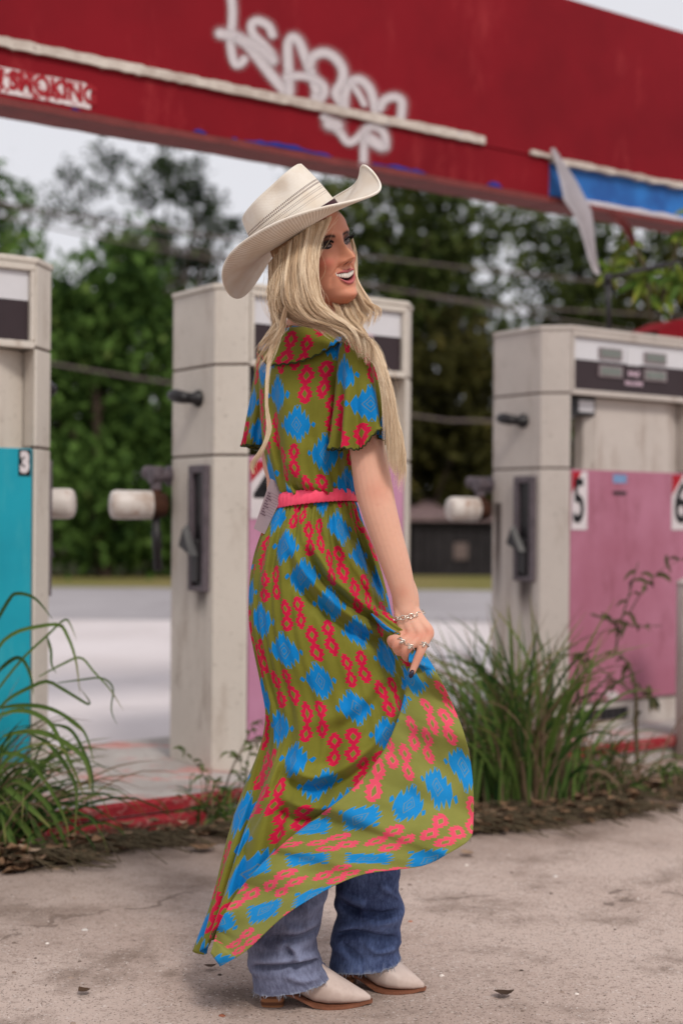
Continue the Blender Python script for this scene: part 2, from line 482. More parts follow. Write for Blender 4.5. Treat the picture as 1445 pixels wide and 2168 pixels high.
# spray can graffiti: soft edged strokes lying on the panel
m = Mat('white_spray_paint', 0.7, 0.2)
e = m.attr('edge'); nn = m.noise(60, 3, 0.6)
al = (e * -1.0 + 1.0).sm(0.0, 0.60) * (nn * 0.3 + 0.78) * m.attr('opacity')
m.color(srgb(212, 205, 208)); m.nt.links.new(al.min(0.97).k, m.b.inputs['Alpha'])
M_SPRAY = m.m
Z7 = lambda x, y: (x / 3.0104 + 420, y / 3.0104)
strokes = [
 ([(205, -30), (214, 60), (212, 150), (203, 250), (210, 340), (232, 405), (262, 408), (287, 380)], 30),
 ([(135, 215), (190, 225), (250, 240), (320, 300), (400, 400), (470, 490), (540, 570)], 36),
 ([(468, 222), (440, 165), (375, 135), (335, 160), (350, 225), (415, 290), (462, 350), (470, 390)], 30),
 ([(470, 385), (400, 320), (330, 275), (260, 255)], 34),
 ([(575, 590), (572, 480), (566, 360), (568, 280), (597, 240), (640, 275), (680, 380), (725, 500), (755, 610)], 33),
 ([(555, 495), (640, 485), (720, 500), (785, 540), (800, 590), (770, 635), (735, 620)], 28),
 ([(700, 420), (730, 360), (800, 338), (870, 375), (915, 450), (905, 530), (870, 590), (900, 650)], 33),
 ([(925, 690), (930, 600), (960, 530), (1020, 510), (1080, 560), (1110, 640), (1120, 700)], 31),
 ([(960, 520), (1010, 590), (1050, 665)], 22),
 ([(1150, 690), (1180, 640), (1240, 620), (1288, 650), (1285, 745)], 30),
 ([(800, 745), (860, 800), (905, 850), (950, 905), (1000, 890), (1060, 830), (1110, 805), (1165, 830), (1190, 880), (1190, 935)], 27),
 ([(1062, 830), (1052, 930), (1050, 1045)], 27), ([(1080, 880), (1160, 930)], 40), ([(830, 790), (880, 800)], 42)]
gv, gf, ge = [], [], []
strokes = [(a, b, 1.0) for a, b in strokes] + [(a, b * 1.7, 0.20) for a, b in strokes]
ga = []
for si, (st, w, op) in enumerate(strokes):
    pts = [Z7(*p) for p in st]; w = w / 3.01 * 1.18
    P2 = smooth_path(pts, max(10, len(pts) * 6))
    d0 = P2[0] - P2[1]; d1 = P2[-1] - P2[-2]
    d0 = d0 / np.linalg.norm(d0); d1 = d1 / np.linalg.norm(d1)
    ex0 = [P2[0] + d0 * w * f for f in (1, .66, .33)]; ex1 = [P2[-1] + d1 * w * f for f in (.33, .66, 1)]
    over = [1, .66, .33] + [0] * len(P2) + [.33, .66, 1]
    path = np.vstack([ex0, P2, ex1]); base = len(gv); nc = 9
    for i, q in enumerate(path):
        t = path[min(i + 1, len(path) - 1)] - path[max(i - 1, 0)]; t = t / (np.linalg.norm(t) + 1e-9); nrm = np.array([-t[1], t[0]])
        for k in range(nc):
            c_ = k / (nc - 1) * 2 - 1
            s, h = beam_sh(*(q + nrm * c_ * w))
            gv.append(BW(s, h, (0.0025 if h > h_tr else -0.0035) + si * 0.0004)); ge.append(min(1.0, math.hypot(c_, over[i]))); ga.append(op)
    for i in range(len(path) - 1):
        for k in range(nc - 1):
            a = base + i * nc + k; gf.append((a, a + 1, a + nc + 1, a + nc))
mk('graffiti', gv, gf, M_SPRAY, beam, False, attrs={'edge': ge, 'opacity': ga})
# NO SMOKING decal: red letters scraped out of white
def text_mesh(body, size, offset=0.0, extr=0.0, shear=0.0, xs=1.0):
    cu_ = bpy.data.curves.new('lettering', 'FONT'); cu_.body = body; cu_.size = size; cu_.offset = offset; cu_.extrude = extr; cu_.align_x = 'CENTER'; cu_.align_y = 'CENTER'; cu_.shear = shear; cu_.resolution_u = 4
    o = bpy.data.objects.new('lettering', cu_); COL.objects.link(o)
    dg = bpy.context.evaluated_depsgraph_get(); me = bpy.data.meshes.new_from_object(o.evaluated_get(dg))
    bpy.data.objects.remove(o); bpy.data.curves.remove(cu_)
    return me
def place_text(name, body, size, origin, xdir, updir, mat, parent, offset=0.0, xs=1.0, local=False, out=0.0006, jitter=0.0):
    me = text_mesh(body, size, offset)
    xd = Vector(xdir).normalized(); ud = Vector(updir).normalized(); nd = xd.cross(ud).normalized()
    rnd = random.Random(len(body) * 7 + 1)
    for v in me.vertices:
        x, y = v.co.x * xs, v.co.y
        if jitter: x += rnd.uniform(-jitter, jitter); y += rnd.uniform(-jitter, jitter)
        v.co = Vector(origin) + xd * x + ud * y + nd * out
    me.materials.append(mat)
    o = bpy.data.objects.new(name, me); COL.objects.link(o); setparent(o, parent, local); return o
s0, h0 = beam_sh(-48, 155); s1, h1 = beam_sh(193, 222); sm_, hm = (s0 + s1) / 2, beam_sh(75, 182)[1]
hh = (beam_sh(193, 176)[1] - beam_sh(193, 229)[1]) / 2
M_DECAL = Mat('scraped_white_decal', 0.6); co = M_DECAL.coord('Object')
M_DECAL.color(M_DECAL.mix(M_DECAL.noise(26, 5, 0.7, co).sm(0.50, 0.56), srgb(214, 204, 204), srgb(150, 24, 36))); M_DECAL = M_DECAL.m
M_DECALRED = simple('decal_red', srgb(160, 14, 30), 0.5, 0.3, 0.25, 30)
dec = beam_box('no_smoking_decal', s0, s1, hm - hh, hm + hh, -0.0062, -0.003, M_DECAL)
xs_ = (s1 - s0) / (10 * 0.72 * hh * 2)
place_text('decal_lettering', 'NO SMOKING', hh * 2.0, BW(sm_, hm + 0.003, -0.0022), BU, (0, 0, 1), M_DECALRED, beam, 0.0045, 0.82, jitter=0.0022)
# the steel posts that carry the beam, outside the frame on both sides
for s in (-1.9, LEN + 1.9):
    bm = bmesh.new(); p = BW(s, 0, -0.09)
    bm_box(bm, (p.x - 0.06, p.y - 0.06, -0.01), (p.x + 0.06, p.y + 0.06, BZ + 0.2), 0.006)
    mkbm('post', bm, M_GALV, beam)

# --- trees beyond the road
def leaf_mat(name, dark, light, third, rough=0.55):
    m = Mat(name, 0.8, 0.06); v = m.attr('shade')
    c = m.mix(v.sm(0.0, 0.65), dark, light); c = m.mix(v.sm(0.75, 1.0), c, third); m.color(c)
    m.set(Transmission_Weight=0.0)
    tr = m.nt.nodes.new('ShaderNodeBsdfTranslucent'); m.nt.links.new(c, tr.inputs[0]); mx = m.nt.nodes.new('ShaderNodeMixShader'); mx.inputs[0].default_value = 0.3
    m.nt.links.new(m.b.outputs[0], mx.inputs[1]); m.nt.links.new(tr.outputs[0], mx.inputs[2]); m.nt.links.new(mx.outputs[0], m.out.inputs[0])
    return m.m
M_BARK = simple('tree_bark', (0.085, 0.06, 0.045), 0.9, 0.1, 0.5, 9, 0.4)
ML = {'bright': leaf_mat('broad_leaf', (0.012, 0.030, 0.008), (0.100, 0.180, 0.040), (0.20, 0.26, 0.07)),
      'dark': leaf_mat('evergreen_leaf', (0.010, 0.018, 0.006), (0.085, 0.112, 0.030), (0.19, 0.19, 0.06)),
      'pine': leaf_mat('pine_needle', (0.010, 0.018, 0.009), (0.045, 0.065, 0.028), (0.10, 0.11, 0.05)),
      'olive': leaf_mat('olive_leaf', (0.009, 0.009, 0.004), (0.060, 0.058, 0.016), (0.17, 0.14, 0.04))}
def leaves_geo(centers, n_per, spread, size, rng, verts, faces, shade, squash=0.75):
    for (c, w, sh) in centers:
        k = max(3, int(n_per * w))
        d = rng.normal(0, 1, (k, 3)) * np.array([spread, spread, spread * squash]) * w ** 0.4 + np.array(c)
        for p in d:
            a = rng.normal(0, 1, 3); a /= np.linalg.norm(a); b = np.cross(a, rng.normal(0, 1, 3)); b /= np.linalg.norm(b)
            s = size * rng.uniform(0.6, 1.3); i = len(verts)
            verts += [p - a * s, p + b * s * 0.45, p + a * s, p - b * s * 0.45]
            faces.append((i, i + 1, i + 2, i + 3)); v = min(1, max(0, sh + rng.uniform(-0.25, 0.25))); shade += [v] * 4
def tree(name, label, Y, basex, blobs, nclump, n_per, spread, size, kind, seed, group='trees beyond the road', trunk_r=0.16):
    rng = np.random.default_rng(seed)
    base = G(basex, 1095 + FPX * CAM_H / Y); base.z = -0.02
    root = empty(name, base, 0, label, 'tree', group)
    k = Y / FPX; cents = []
    area = sum(b[2] * b[3] for b in blobs)
    for (px, py, rx, ry) in blobs:
        c = P(px, py, Y)
        for _ in range(max(2, int(nclump * rx * ry / area))):
            d = rng.normal(0, 1, 3); d /= np.linalg.norm(d); r = rng.uniform(0.35, 1.0) ** 0.5
            q = Vector((c.x + d[0] * rx * k * r, c.y + d[1] * rx * k * 0.8 * r, c.z + d[2] * ry * k * r))
            if q.z < 0.3: q.z = 0.3 + rng.uniform(0, 0.6)
            cents.append((q, rng.uniform(0.5, 1.5), rng.uniform(0.15, 0.75)))
    V_, F_, SH = [], [], []
    leaves_geo(cents, n_per, spread, size, rng, V_, F_, SH)
    mk('crown', V_, F_, ML[kind], root, False, attrs={'shade': SH})
    top = max(c[0].z for c in cents); tv, tf = [], []
    cx = sum(c[0].x for c in cents) / len(cents); cy = sum(c[0].y for c in cents) / len(cents)
    stem = [base + Vector((0, 0, -0.05)), base.lerp(Vector((cx, cy, top * 0.35)), 1.0) * 0.5 + base * 0.5 + Vector((0, 0, 0)), Vector(((cx + base.x) / 2, (cy + base.y) / 2, top * 0.5)), Vector((cx, cy, top * 0.88))]
    sp = [Vector(q) for q in smooth_path([tuple(q) for q in stem], 12)]
    tube_geo(sp, [trunk_r * (1 - 0.85 * i / 11) for i in range(12)], 8, tv, tf)
    for c in rng.choice(len(cents), size=min(len(cents), 26), replace=False):
        q = cents[c][0]; i = int(np.clip(q.z / top * 11 - 1.5, 1, 10)); a = sp[i]
        mid_ = a.lerp(q, 0.5) + Vector((0, 0, -0.1 * (q - a).length))
        tube_geo([a, mid_, q], [trunk_r * 0.35, trunk_r * 0.2, trunk_r * 0.06], 5, tv, tf)
    mk('trunk', tv, tf, M_BARK, root)
    return root
tree('broadleaf_tree', 'bushy bright green tree leafed to the ground behind the teal pump', 24.5, 225,
     [(225, 620, 115, 120), (290, 790, 105, 190), (150, 850, 110, 230), (240, 1060, 190, 160), (70, 720, 80, 190), (330, 1010, 90, 210), (10, 950, 110, 260)], 400, 34, 0.32, 0.14, 'bright', 11)
tree('broadleaf_tree', 'tall green tree with pale gaps at the outer end of the teal pump', 31, -60,
     [(-30, 400, 45, 60), (-15, 500, 60, 80), (-40, 640, 90, 140), (-60, 850, 100, 200)], 110, 30, 0.35, 0.16, 'bright', 12)
tree('pine_tree', 'tall open pine with clumped needles above the bushy green tree', 36, 360,
     [(185, 345, 40, 24), (155, 385, 30, 22), (240, 345, 20, 26), (235, 400, 46, 20), (300, 420, 38, 30), (370, 345, 30, 50), (345, 390, 60, 40), (395, 420, 60, 55), (430, 390, 26, 55), (395, 500, 90, 60), (310, 520, 90, 50), (440, 545, 50, 36), (380, 620, 110, 60), (120, 435, 24, 14), (200, 455, 50, 22), (470, 470, 26, 40), (330, 720, 120, 120)], 150, 32, 0.20, 0.12, 'pine', 13, trunk_r=0.2)
tree('evergreen_tree', 'dark spreading evergreen rising behind the straw hat', 29, 840,
     [(690, 420, 60, 55), (760, 470, 90, 85), (860, 430, 90, 70), (860, 540, 130, 90), (960, 480, 100, 90), (800, 640, 130, 110), (930, 650, 110, 120), (1000, 600, 70, 90), (760, 760, 140, 120), (640, 760, 90, 150)], 260, 34, 0.30, 0.13, 'dark', 14, trunk_r=0.22)
tree('evergreen_tree', 'dense olive brown tree filling the gap between the two pink pumps', 27, 930,
     [(940, 800, 130, 130), (860, 930, 110, 160), (1000, 930, 100, 170), (930, 1020, 160, 110), (700, 950, 160, 200), (560, 1000, 120, 200)], 270, 38, 0.28, 0.15, 'olive', 15)
tree('evergreen_tree', 'dark tree with small sky gaps under the torn blue panel', 32, 1230,
     [(1090, 480, 60, 50), (1180, 500, 80, 70), (1280, 540, 90, 70), (1120, 560, 60, 40), (1200, 600, 110, 60), (1330, 620, 90, 80), (1150, 700, 110, 70), (1280, 740, 130, 90), (1420, 560, 80, 110), (1150, 860, 130, 130), (1330, 860, 160, 130)], 300, 32, 0.31, 0.13, 'dark', 16, trunk_r=0.2)
tree('evergreen_tree', 'olive tree standing past the numbered pump beside the white post', 30, 1480,
     [(1430, 640, 90, 110), (1480, 800, 130, 200), (1400, 980, 170, 150), (1250, 980, 140, 140)], 150, 40, 0.32, 0.15, 'olive', 17)
# the wood behind: nobody could count it
rng = np.random.default_rng(3); V_, F_, SH = [], [], []
cents = [(Vector((x, 44 + rng.uniform(-3, 6), rng.uniform(0.2, 1) ** 0.8 * (3.4 + 1.0 * math.sin(x * 0.7)))), rng.uniform(0.7, 1.5), rng.uniform(0.05, 0.5)) for x in np.linspace(-42, 42, 900)]
leaves_geo(cents, 26, 0.55, 0.26, rng, V_, F_, SH)
o = mk('treeline', V_, F_, ML['olive'], None, False, attrs={'shade': SH}); tag(o, 'low dark wood running along behind the trees', 'wood', None, 'stuff')

# --- a low dark shed under the trees
M_SHED = simple('weathered_dark_boards', (0.030, 0.026, 0.028), 0.85, 0.2, 0.4, 3)
M_SHROOF = simple('rusty_tin_roof', (0.22, 0.15, 0.15), 0.6, 0.3, 0.4, 2)
sY = 25.6
sl, sr_ = P(872, 1095, sY).x, P(1075, 1095, sY).x
shed = empty('shed', ((sl + sr_) / 2, sY + 1, 0), 0, 'low dark boarded shed with a pinkish tin roof under the trees', 'shed')
bm = bmesh.new(); bm_box(bm, (sl, sY, -0.05), (sr_, sY + 2.2, 0.98)); mkbm('wall', bm, M_SHED, shed)
nb = 9
for i in range(nb):
    x0 = sl + (sr_ - sl) * i / nb; bm = bmesh.new(); bm_box(bm, (x0 + 0.01, sY - 0.03, 0.0), (x0 + (sr_ - sl) / nb - 0.02, sY - 0.002, 0.95)); mkbm('board', bm, M_SHED, shed)
bm = bmesh.new()
for (x0, x1, z0, z1) in ((sl - 0.15, sr_ + 0.15, 0.99, 1.22),):
    vs = [bm.verts.new(v) for v in ((x0, sY - 0.2, z0), (x1, sY - 0.2, z0), (x1, sY + 2.4, z1 + 0.25), (x0, sY + 2.4, z1 + 0.25), (x0, sY - 0.2, z0 + 0.10), (x1, sY - 0.2, z0 + 0.10), (x1, sY + 2.4, z1 + 0.35), (x0, sY + 2.4, z1 + 0.35))]
    for f in ((0, 3, 2, 1), (4, 5, 6, 7), (0, 1, 5, 4), (1, 2, 6, 5), (2, 3, 7, 6), (3, 0, 4, 7)): bm.faces.new([vs[i] for i in f])
mkbm('roof', bm, M_SHROOF, shed)
bm = bmesh.new(); bm_box(bm, (sl + 0.75, sY - 0.055, 0.3), (sl + 1.0, sY - 0.031, 0.6)); w_ = mkbm('window', bm, simple('dusty_pane', (0.14, 0.10, 0.09), 0.3, 0.5, 0.2, 5), shed)

# --- overhead wires strung along the road
M_WIRE = simple('sun_bleached_cable', (0.14, 0.11, 0.10), 0.7, 0.2, 0.2, 3)
for i, (a, b, Y, r) in enumerate((((284, 476), (1262, 596), 19.0, 0.016), ((287, 502), (1262, 690), 19.6, 0.013), ((880, 620), (1262, 660), 18.4, 0.013), ((860, 878), (1040, 892), 20.2, 0.022))):
    pa, pb = P(a[0], a[1], Y), P(b[0], b[1], Y); d = (pb - pa) / (b[0] - a[0])
    ends = [pa - d * 1400, pa - d * 700, pa, pb, pb + d * 700, pb + d * 1400]
    sag = [0.9, 0.3, 0, 0, 0.3, 0.9]
    pts = [Vector(q) for q in smooth_path([tuple(p + Vector((0, 0, s))) for p, s in zip(ends, sag)], 40)]
    tv, tf = tube_geo(pts, r, 6)
    o = mk('overhead_wire', tv, tf, M_WIRE)
    tag(o, ['thin bleached overhead wire, highest of the wires along the trees', 'overhead wire crossing the trees just below the highest one', 'slack overhead wire crossing the dark evergreen behind the hat', 'thick low cable crossing the gap between the two pink pumps'][i], 'wire', 'wires strung along the road')

# ================================================================== FUEL PUMPS
def enamel(name, base, stain, streaks=()):
    """painted sheet steel, dirty; streaks: (y, z_top, width, length) rust runs below fittings in pump coordinates"""
    m = Mat(name, 0.5, 0.2); co = m.coord('Object')
    n1 = m.noise(2.2, 5, 0.65, co); n2 = m.noise(11, 6, 0.7, co, stretch=(1, 1, 0.25)); n3 = m.noise(60, 3, 0.7, co)
    c = m.mix(n1.sm(0.35, 0.7), base, tuple(v * 0.9 for v in base))
    c = m.mix(n2.sm(0.50, 0.76) * 0.75, c, stain); c = m.mix(m.noise(4.5, 6, 0.75, co, stretch=(1, 1, 0.5)).sm(0.60, 0.70) * 0.45, c, tuple(v * 0.75 for v in stain))
    c = m.mix(n3.sm(0.62, 0.70) * 0.55, c, tuple(v * 0.6 for v in stain))
    x, y, z = m.xyz(co)
    for (y0, zt, w, ln) in streaks:
        f = ((y - y0).abs() * -1.0 + w).sm(0.0, w * 0.8) * ((z - (zt - ln)) / ln).sm(0.0, 0.8) * z.lt(zt) * x.lt(0.06) * (n2 * 0.7 + 0.55)
        c = m.mix(f.min(1.0), c, srgb(58, 44, 42))
    m.color(c); m.rough(n1 * 0.3 + 0.35); m.bump(n2, 0.05, 0.004)
    return m.m
M_DARKPLASTIC = simple('black_plastic', (0.018, 0.016, 0.018), 0.45, 0.4, 0.3, 20)
M_PANELDARK = simple('dark_display_film', srgb(52, 40, 44), 0.45, 0.3, 0.15, 6)
M_WHITEFILM = simple('white_display_film', srgb(205, 204, 208), 0.4, 0.3, 0.06, 5)
M_LCD = simple('lcd_glass', srgb(112, 118, 112), 0.25, 0.5, 0.15, 20)
M_BEZEL = simple('lcd_bezel', srgb(140, 126, 130), 0.5, 0.4, 0.15, 20)
M_INK = simple('sign_ink', srgb(18, 16, 20), 0.6, 0.3, 0.2, 20)
M_PALEINK = simple('pale_lilac_ink', srgb(196, 170, 184), 0.6, 0.3, 0.2, 30)
M_STICKER = simple('number_sticker', srgb(206, 198, 200), 0.5, 0.3, 0.12, 15)
M_STICKRED = simple('sticker_red', srgb(166, 14, 36), 0.5, 0.3, 0.2, 15)
M_STICKBLUE = simple('sticker_blue', srgb(120, 150, 190), 0.5, 0.3, 0.3, 30)
M_CASTING = simple('grey_casting', srgb(96, 86, 92), 0.55, 0.4, 0.35, 30, 0.2)
M_RUST = simple('rusty_iron', srgb(70, 44, 32), 0.85, 0.2, 0.5, 25, 0.4)
m = Mat('dirty_white_canister', 0.45, 0.4); co = m.coord('Object')
c = m.mix(m.noise(14, 5, 0.7, co).sm(0.45, 0.7), srgb(206, 198, 192), srgb(176, 158, 146)); c = m.mix(m.noise(22, 5, 0.75, co).sm(0.60, 0.68), c, srgb(146, 92, 62))
m.color(c); M_CAN = m.m

PH = 1.815
Z_BASE, Z_PANEL, Z_HEAD = 0.105, 1.175, 1.512       # top of plinth, top of lower cabinet, underside of the head
def pump(loc, label, panel_mat, shell, front, width=None):
    root = empty('fuel_pump', loc, RA, label, 'fuel pump', 'old fuel pumps on the island')
    L = lambda name, bm, mat, par=root, smooth=False: mkbm(name, bm, mat, par, smooth, local=True)
    W, D, c, cw = width or PW, PD, PC, 0.098
    colL = [(0, c), (c, 0), (cw, 0), (cw, D), (c, D), (0, D - c)]
    colR = [(W - x, y) for x, y in reversed(colL)]
    for poly in (colL, colR):
        for z0, z1 in ((0.0, Z_PANEL - 0.004), (Z_PANEL + 0.004, Z_HEAD - 0.004), (Z_HEAD + 0.004, PH - 0.022)):
            bm = bmesh.new(); bm_prism(bm, poly, z0, z1, 0.004); L('side_panel', bm, shell)
        ins = [(x + (0.006 if x < W / 2 else -0.006) * (1 if abs(x - W / 2) > W / 2 - c - 0.004 else -1), min(max(y, 0.006), D - 0.006)) for x, y in poly]
        bm = bmesh.new(); bm_prism(bm, ins, 0.01, PH - 0.03); L('seam_core', bm, M_RUST)
    # lid with chamfered corners
    e = 0.008
    lid = [(-e, c), (c, -e), (W - c, -e), (W + e, c), (W + e, D - c), (W - c, D + e), (c, D + e), (-e, D - c)]
    bm = bmesh.new(); bm_prism(bm, lid, PH - 0.021, PH, 0.005); L('lid', bm, shell)
    x0, x1 = cw + 0.002, W - cw - 0.002
    # head
    bm = bmesh.new(); bm_box(bm, (x0, 0.03, Z_HEAD), (x1, D - 0.03, PH - 0.022)); head = L('head', bm, shell)
    for (a, b, z0, z1) in ((x0, x1, PH - 0.046, PH - 0.0225), (x0, x1, Z_HEAD - 0.004, Z_HEAD + 0.020), (x0, x0 + 0.016, Z_HEAD + 0.021, PH - 0.047), (x1 - 0.016, x1, Z_HEAD + 0.021, PH - 0.047)):
        bm = bmesh.new(); bm_box(bm, (a, -0.006, z0), (b, 0.029, z1), 0.003); L('head_frame', bm, shell, head)
    zi0, zi1, xi0, xi1 = Z_HEAD + 0.022, PH - 0.048, x0 + 0.018, x1 - 0.018
    zs = zi1 - 0.098
    bm = bmesh.new(); bm_box(bm, (xi0, 0.012, zs), (xi1, 0.0295, zi1)); L('white_band', bm, M_WHITEFILM, head)
    bm = bmesh.new(); bm_box(bm, (xi0, 0.012, zi0), (xi1, 0.0295, zs - 0.001)); dp = L('display_panel', bm, M_PANELDARK, head)
    if front >= 1:
        wl = xi1 - xi0
        for fx in (0.21, 0.60):
            for zz in (zs + 0.012, zs - 0.070):
                a = xi0 + wl * fx; bb = a + wl * 0.20
                bm = bmesh.new(); bm_box(bm, (a, 0.004, zz), (bb, 0.011, zz + 0.052), 0.002); L('display_bezel', bm, M_BEZEL, head)
                bm = bmesh.new(); bm_box(bm, (a + 0.010, 0.0015, zz + 0.010), (bb - 0.012, 0.0035, zz + 0.044)); L('display_window', bm, M_LCD, head)
        bm = bmesh.new(); bm_box(bm, (xi0 + wl * 0.45, 0.007, zs - 0.006), (xi0 + wl * 0.56, 0.0118, zs + 0.070)); L('price_card', bm, M_WHITEFILM, head)
        place_text('lettering', 'SALE', 0.030, (xi0 + wl * 0.51, 0.0075, zs - 0.045), (1, 0, 0), (0, 0, 1), M_PALEINK, head, 0.002, 1.2, local=True)
        place_text('lettering', 'GALLONS', 0.024, (xi0 + wl * 0.51, 0.0075, zs - 0.090), (1, 0, 0), (0, 0, 1), M_PALEINK, head, 0.002, 1.1, local=True)
    else:
        for zz in (zs - 0.004, zs - 0.048, zs - 0.080):
            place_text('lettering', 'CREDIT', 0.014, (xi1 - 0.155, 0.0110, zz), (1, 0, 0), (0, 0, 1), M_PALEINK, head, 0.001, 1.0, local=True)
    # black grade strip under the head
    bm = bmesh.new(); bm_box(bm, (x0 + 0.001, 0.055, Z_HEAD - 0.092), (x1 - (0.12 if front else 0.2), 0.24, Z_HEAD - 0.006), 0.003); gs = L('grade_strip', bm, M_DARKPLASTIC)
    if front:
        bm = bmesh.new(); bm_box(bm, (x0 + 0.10, 0.052, Z_HEAD - 0.075), (x0 + 0.195, 0.0548, Z_HEAD - 0.022)); L('price_card', bm, M_WHITEFILM, gs)
        place_text('lettering', 'UNLEADED', 0.036, (x0 + 0.32, 0.054, Z_HEAD - 0.050), (1, 0, 0), (0, 0, 1), M_PALEINK, gs, 0.001, 1.0, local=True)
    # pedestal that carries the head, open beside it
    bm = bmesh.new(); bm_prism(bm, [(x0 + 0.165, 0.09), (x0 + 0.21, 0.05), (x1 - 0.10, 0.05), (x1 - 0.001, 0.09), (x1 - 0.001, 0.15), (x0 + 0.165, 0.15)], Z_PANEL - 0.02, Z_HEAD - 0.006, 0.003); L('pedestal', bm, shell)
    # lower cabinet and coloured door
    bm = bmesh.new(); bm_box(bm, (x0, 0.02, Z_BASE), (x1, D - 0.02, Z_PANEL - 0.002)); L('cabinet', bm, shell)
    bm = bmesh.new(); bm_box(bm, (x0 + 0.003, 0.002, Z_BASE + 0.012), (x1 - 0.003, 0.0195, Z_PANEL - 0.004), 0.003); door = L('front_door', bm, panel_mat)
    # plinth with a louvre grille
    bm = bmesh.new(); bm_box(bm, (x0, 0.016, 0.0), (x1, D - 0.016, Z_BASE - 0.003)); pl = L('plinth', bm, shell)
    for k in range(7):
        bm = bmesh.new(); a = x0 + 0.10 + k * 0.042; bm_box(bm, (a, 0.006, 0.030), (a + 0.034, 0.0155, 0.082)); L('louvre', bm, M_DARKPLASTIC, pl)
    return root, door, x0, x1
def numeral(door, x, z, w, h, digit, rx=0.0):
    bm = bmesh.new(); bm_box(bm, (x, -0.0015, z), (x + w, 0.0018, z + h)); st = mkbm('number_sticker', bm, M_STICKER, door, local=True)
    bm = bmesh.new()
    vs = [bm.verts.new((x + a * w, -0.0022, z + b * h)) for a, b in ((0.0, 0.62), (0.0, 1.0), (0.62, 1.0), (0.30, 0.80))]
    bm.faces.new(vs); mkbm('sticker_flash', bm, M_STICKRED, st, local=True)
    place_text('numeral', digit, h * 1.06, (x + w * (0.5 + rx), -0.0028, z + h * 0.46), (1, 0, 0), (0, 0, 1), M_INK, st, h * 0.018, w / h * 1.5, local=True)
def side_fittings(root, side, cyl_dir, can_len=0.165, hose=True):
    """hook, nozzle boot, hose outlet and spin-on filter on one side panel; side -1: left, +1: right"""
    L = lambda name, bm, mat, par=root, smooth=False: mkbm(name, bm, mat, par, smooth, local=True)
    X = (lambda d: -d) if side < 0 else (lambda d: PW + d)
    bx = lambda bm, d0, d1, y0, y1, z0, z1, b=0.0: bm_box(bm, (min(X(d0), X(d1)), y0, z0), (max(X(d0), X(d1)), y1, z1), b)
    # lamp-like switch hook
    bm = bmesh.new(); bm_lathe(bm, (X(0.0), 0.20, 1.392), (side, 0, 0), [(0, 0.032), (0.012, 0.032), (0.02, 0.022), (0.05, 0.020)], 16); hk = L('switch_hook', bm, M_DARKPLASTIC, smooth=True)
    tv, tf = tube_geo([Vector((X(0.045), 0.20, 1.392)), Vector((X(0.060), 0.225, 1.396)), Vector((X(0.068), 0.265, 1.404)), Vector((X(0.068), 0.292, 1.406))], [0.020, 0.024, 0.026, 0.020], 12)
    mk('hook_arm', tv, tf, M_DARKPLASTIC, hk, True, local=True)
    # nozzle boot: frame, dark well, loose black tongue
    y0, y1, z0, z1 = 0.115, 0.245, 0.665, 1.140
    bm = bmesh.new(); bx(bm, -0.002, 0.022, y0, y0 + 0.028, z0, z1, 0.004); bx(bm, -0.002, 0.022, y1 - 0.028, y1, z0, z1, 0.004); bx(bm, -0.002, 0.021, y0 + 0.02, y1 - 0.02, z1 - 0.03, z1, 0.003); bx(bm, -0.002, 0.021, y0 + 0.02, y1 - 0.02, z0, z0 + 0.02, 0.003)
    boot = L('nozzle_boot', bm, M_CASTING)
    bm = bmesh.new(); bx(bm, -0.003, 0.006, y0 + 0.028, y1 - 0.028, z0 + 0.02, z1 - 0.03); L('boot_well', bm, M_DARKPLASTIC, boot)
    bm = bmesh.new(); bx(bm, 0.007, 0.030, y0 + 0.040, y1 - 0.040, 0.70, 0.86, 0.006)
    vs = [bm.verts.new((X(d), y, z)) for d, y, z in ((0.031, y0 + 0.035, 0.80), (0.031, y1 + 0.02, 0.845), (0.031, y1 - 0.02, 0.92), (0.055, y0 + 0.05, 0.80), (0.055, y1 + 0.01, 0.835), (0.055, y1 - 0.02, 0.90))]
    for f in ((0, 1, 2), (3, 5, 4), (0, 3, 4, 1), (1, 4, 5, 2), (2, 5, 3, 0)): bm.faces.new([vs[i] for i in f])
    L('nozzle_tongue', bm, M_DARKPLASTIC, boot)
    # hose outlet with filter
    yo, zo = PD - 0.065, 1.105
    bm = bmesh.new(); bm_lathe(bm, (X(-0.005), yo, zo), (side, 0, 0), [(0, 0.040), (0.010, 0.040), (0.014, 0.026), (0.060, 0.026), (0.062, 0.034), (0.085, 0.034), (0.088, 0.02)], 16); bm_lathe(bm, (X(0.055), yo, zo + 0.035), (0, 0, -1), [(0, 0.024), (0.006, 0.03), (0.05, 0.03), (0.055, 0.022), (0.09, 0.022)], 14)
    bm_lathe(bm, (X(0.055), yo, zo + 0.012), (0, 1, 0), [(0, 0.02), (0.055, 0.02), (0.057, 0.028), (0.075, 0.028)], 12)
    out = L('hose_outlet', bm, M_CASTING, smooth=False)
    d = Vector(cyl_dir).normalized(); p = Vector((X(0.055), yo, zo - 0.115))
    bm = bmesh.new(); bm_lathe(bm, p - d * 0.045, d, [(0, 0.03), (0.005, 0.045), (0.05, 0.052), (0.062, 0.052)], 20); bm_lathe(bm, p + Vector((0, 0, 0.07)), (0, 0, -1), [(0, 0.02), (0.06, 0.024)], 12); L('filter_collar', bm, M_RUST, out, True)
    bm = bmesh.new(); bm_lathe(bm, p + d * 0.014, d, [(0, 0.050), (0.004, 0.0555), (can_len - 0.020, 0.0560), (can_len - 0.006, 0.050), (can_len, 0.036), (can_len + 0.001, 0.0)], 28); L('filter_canister', bm, M_CAN, out, True)
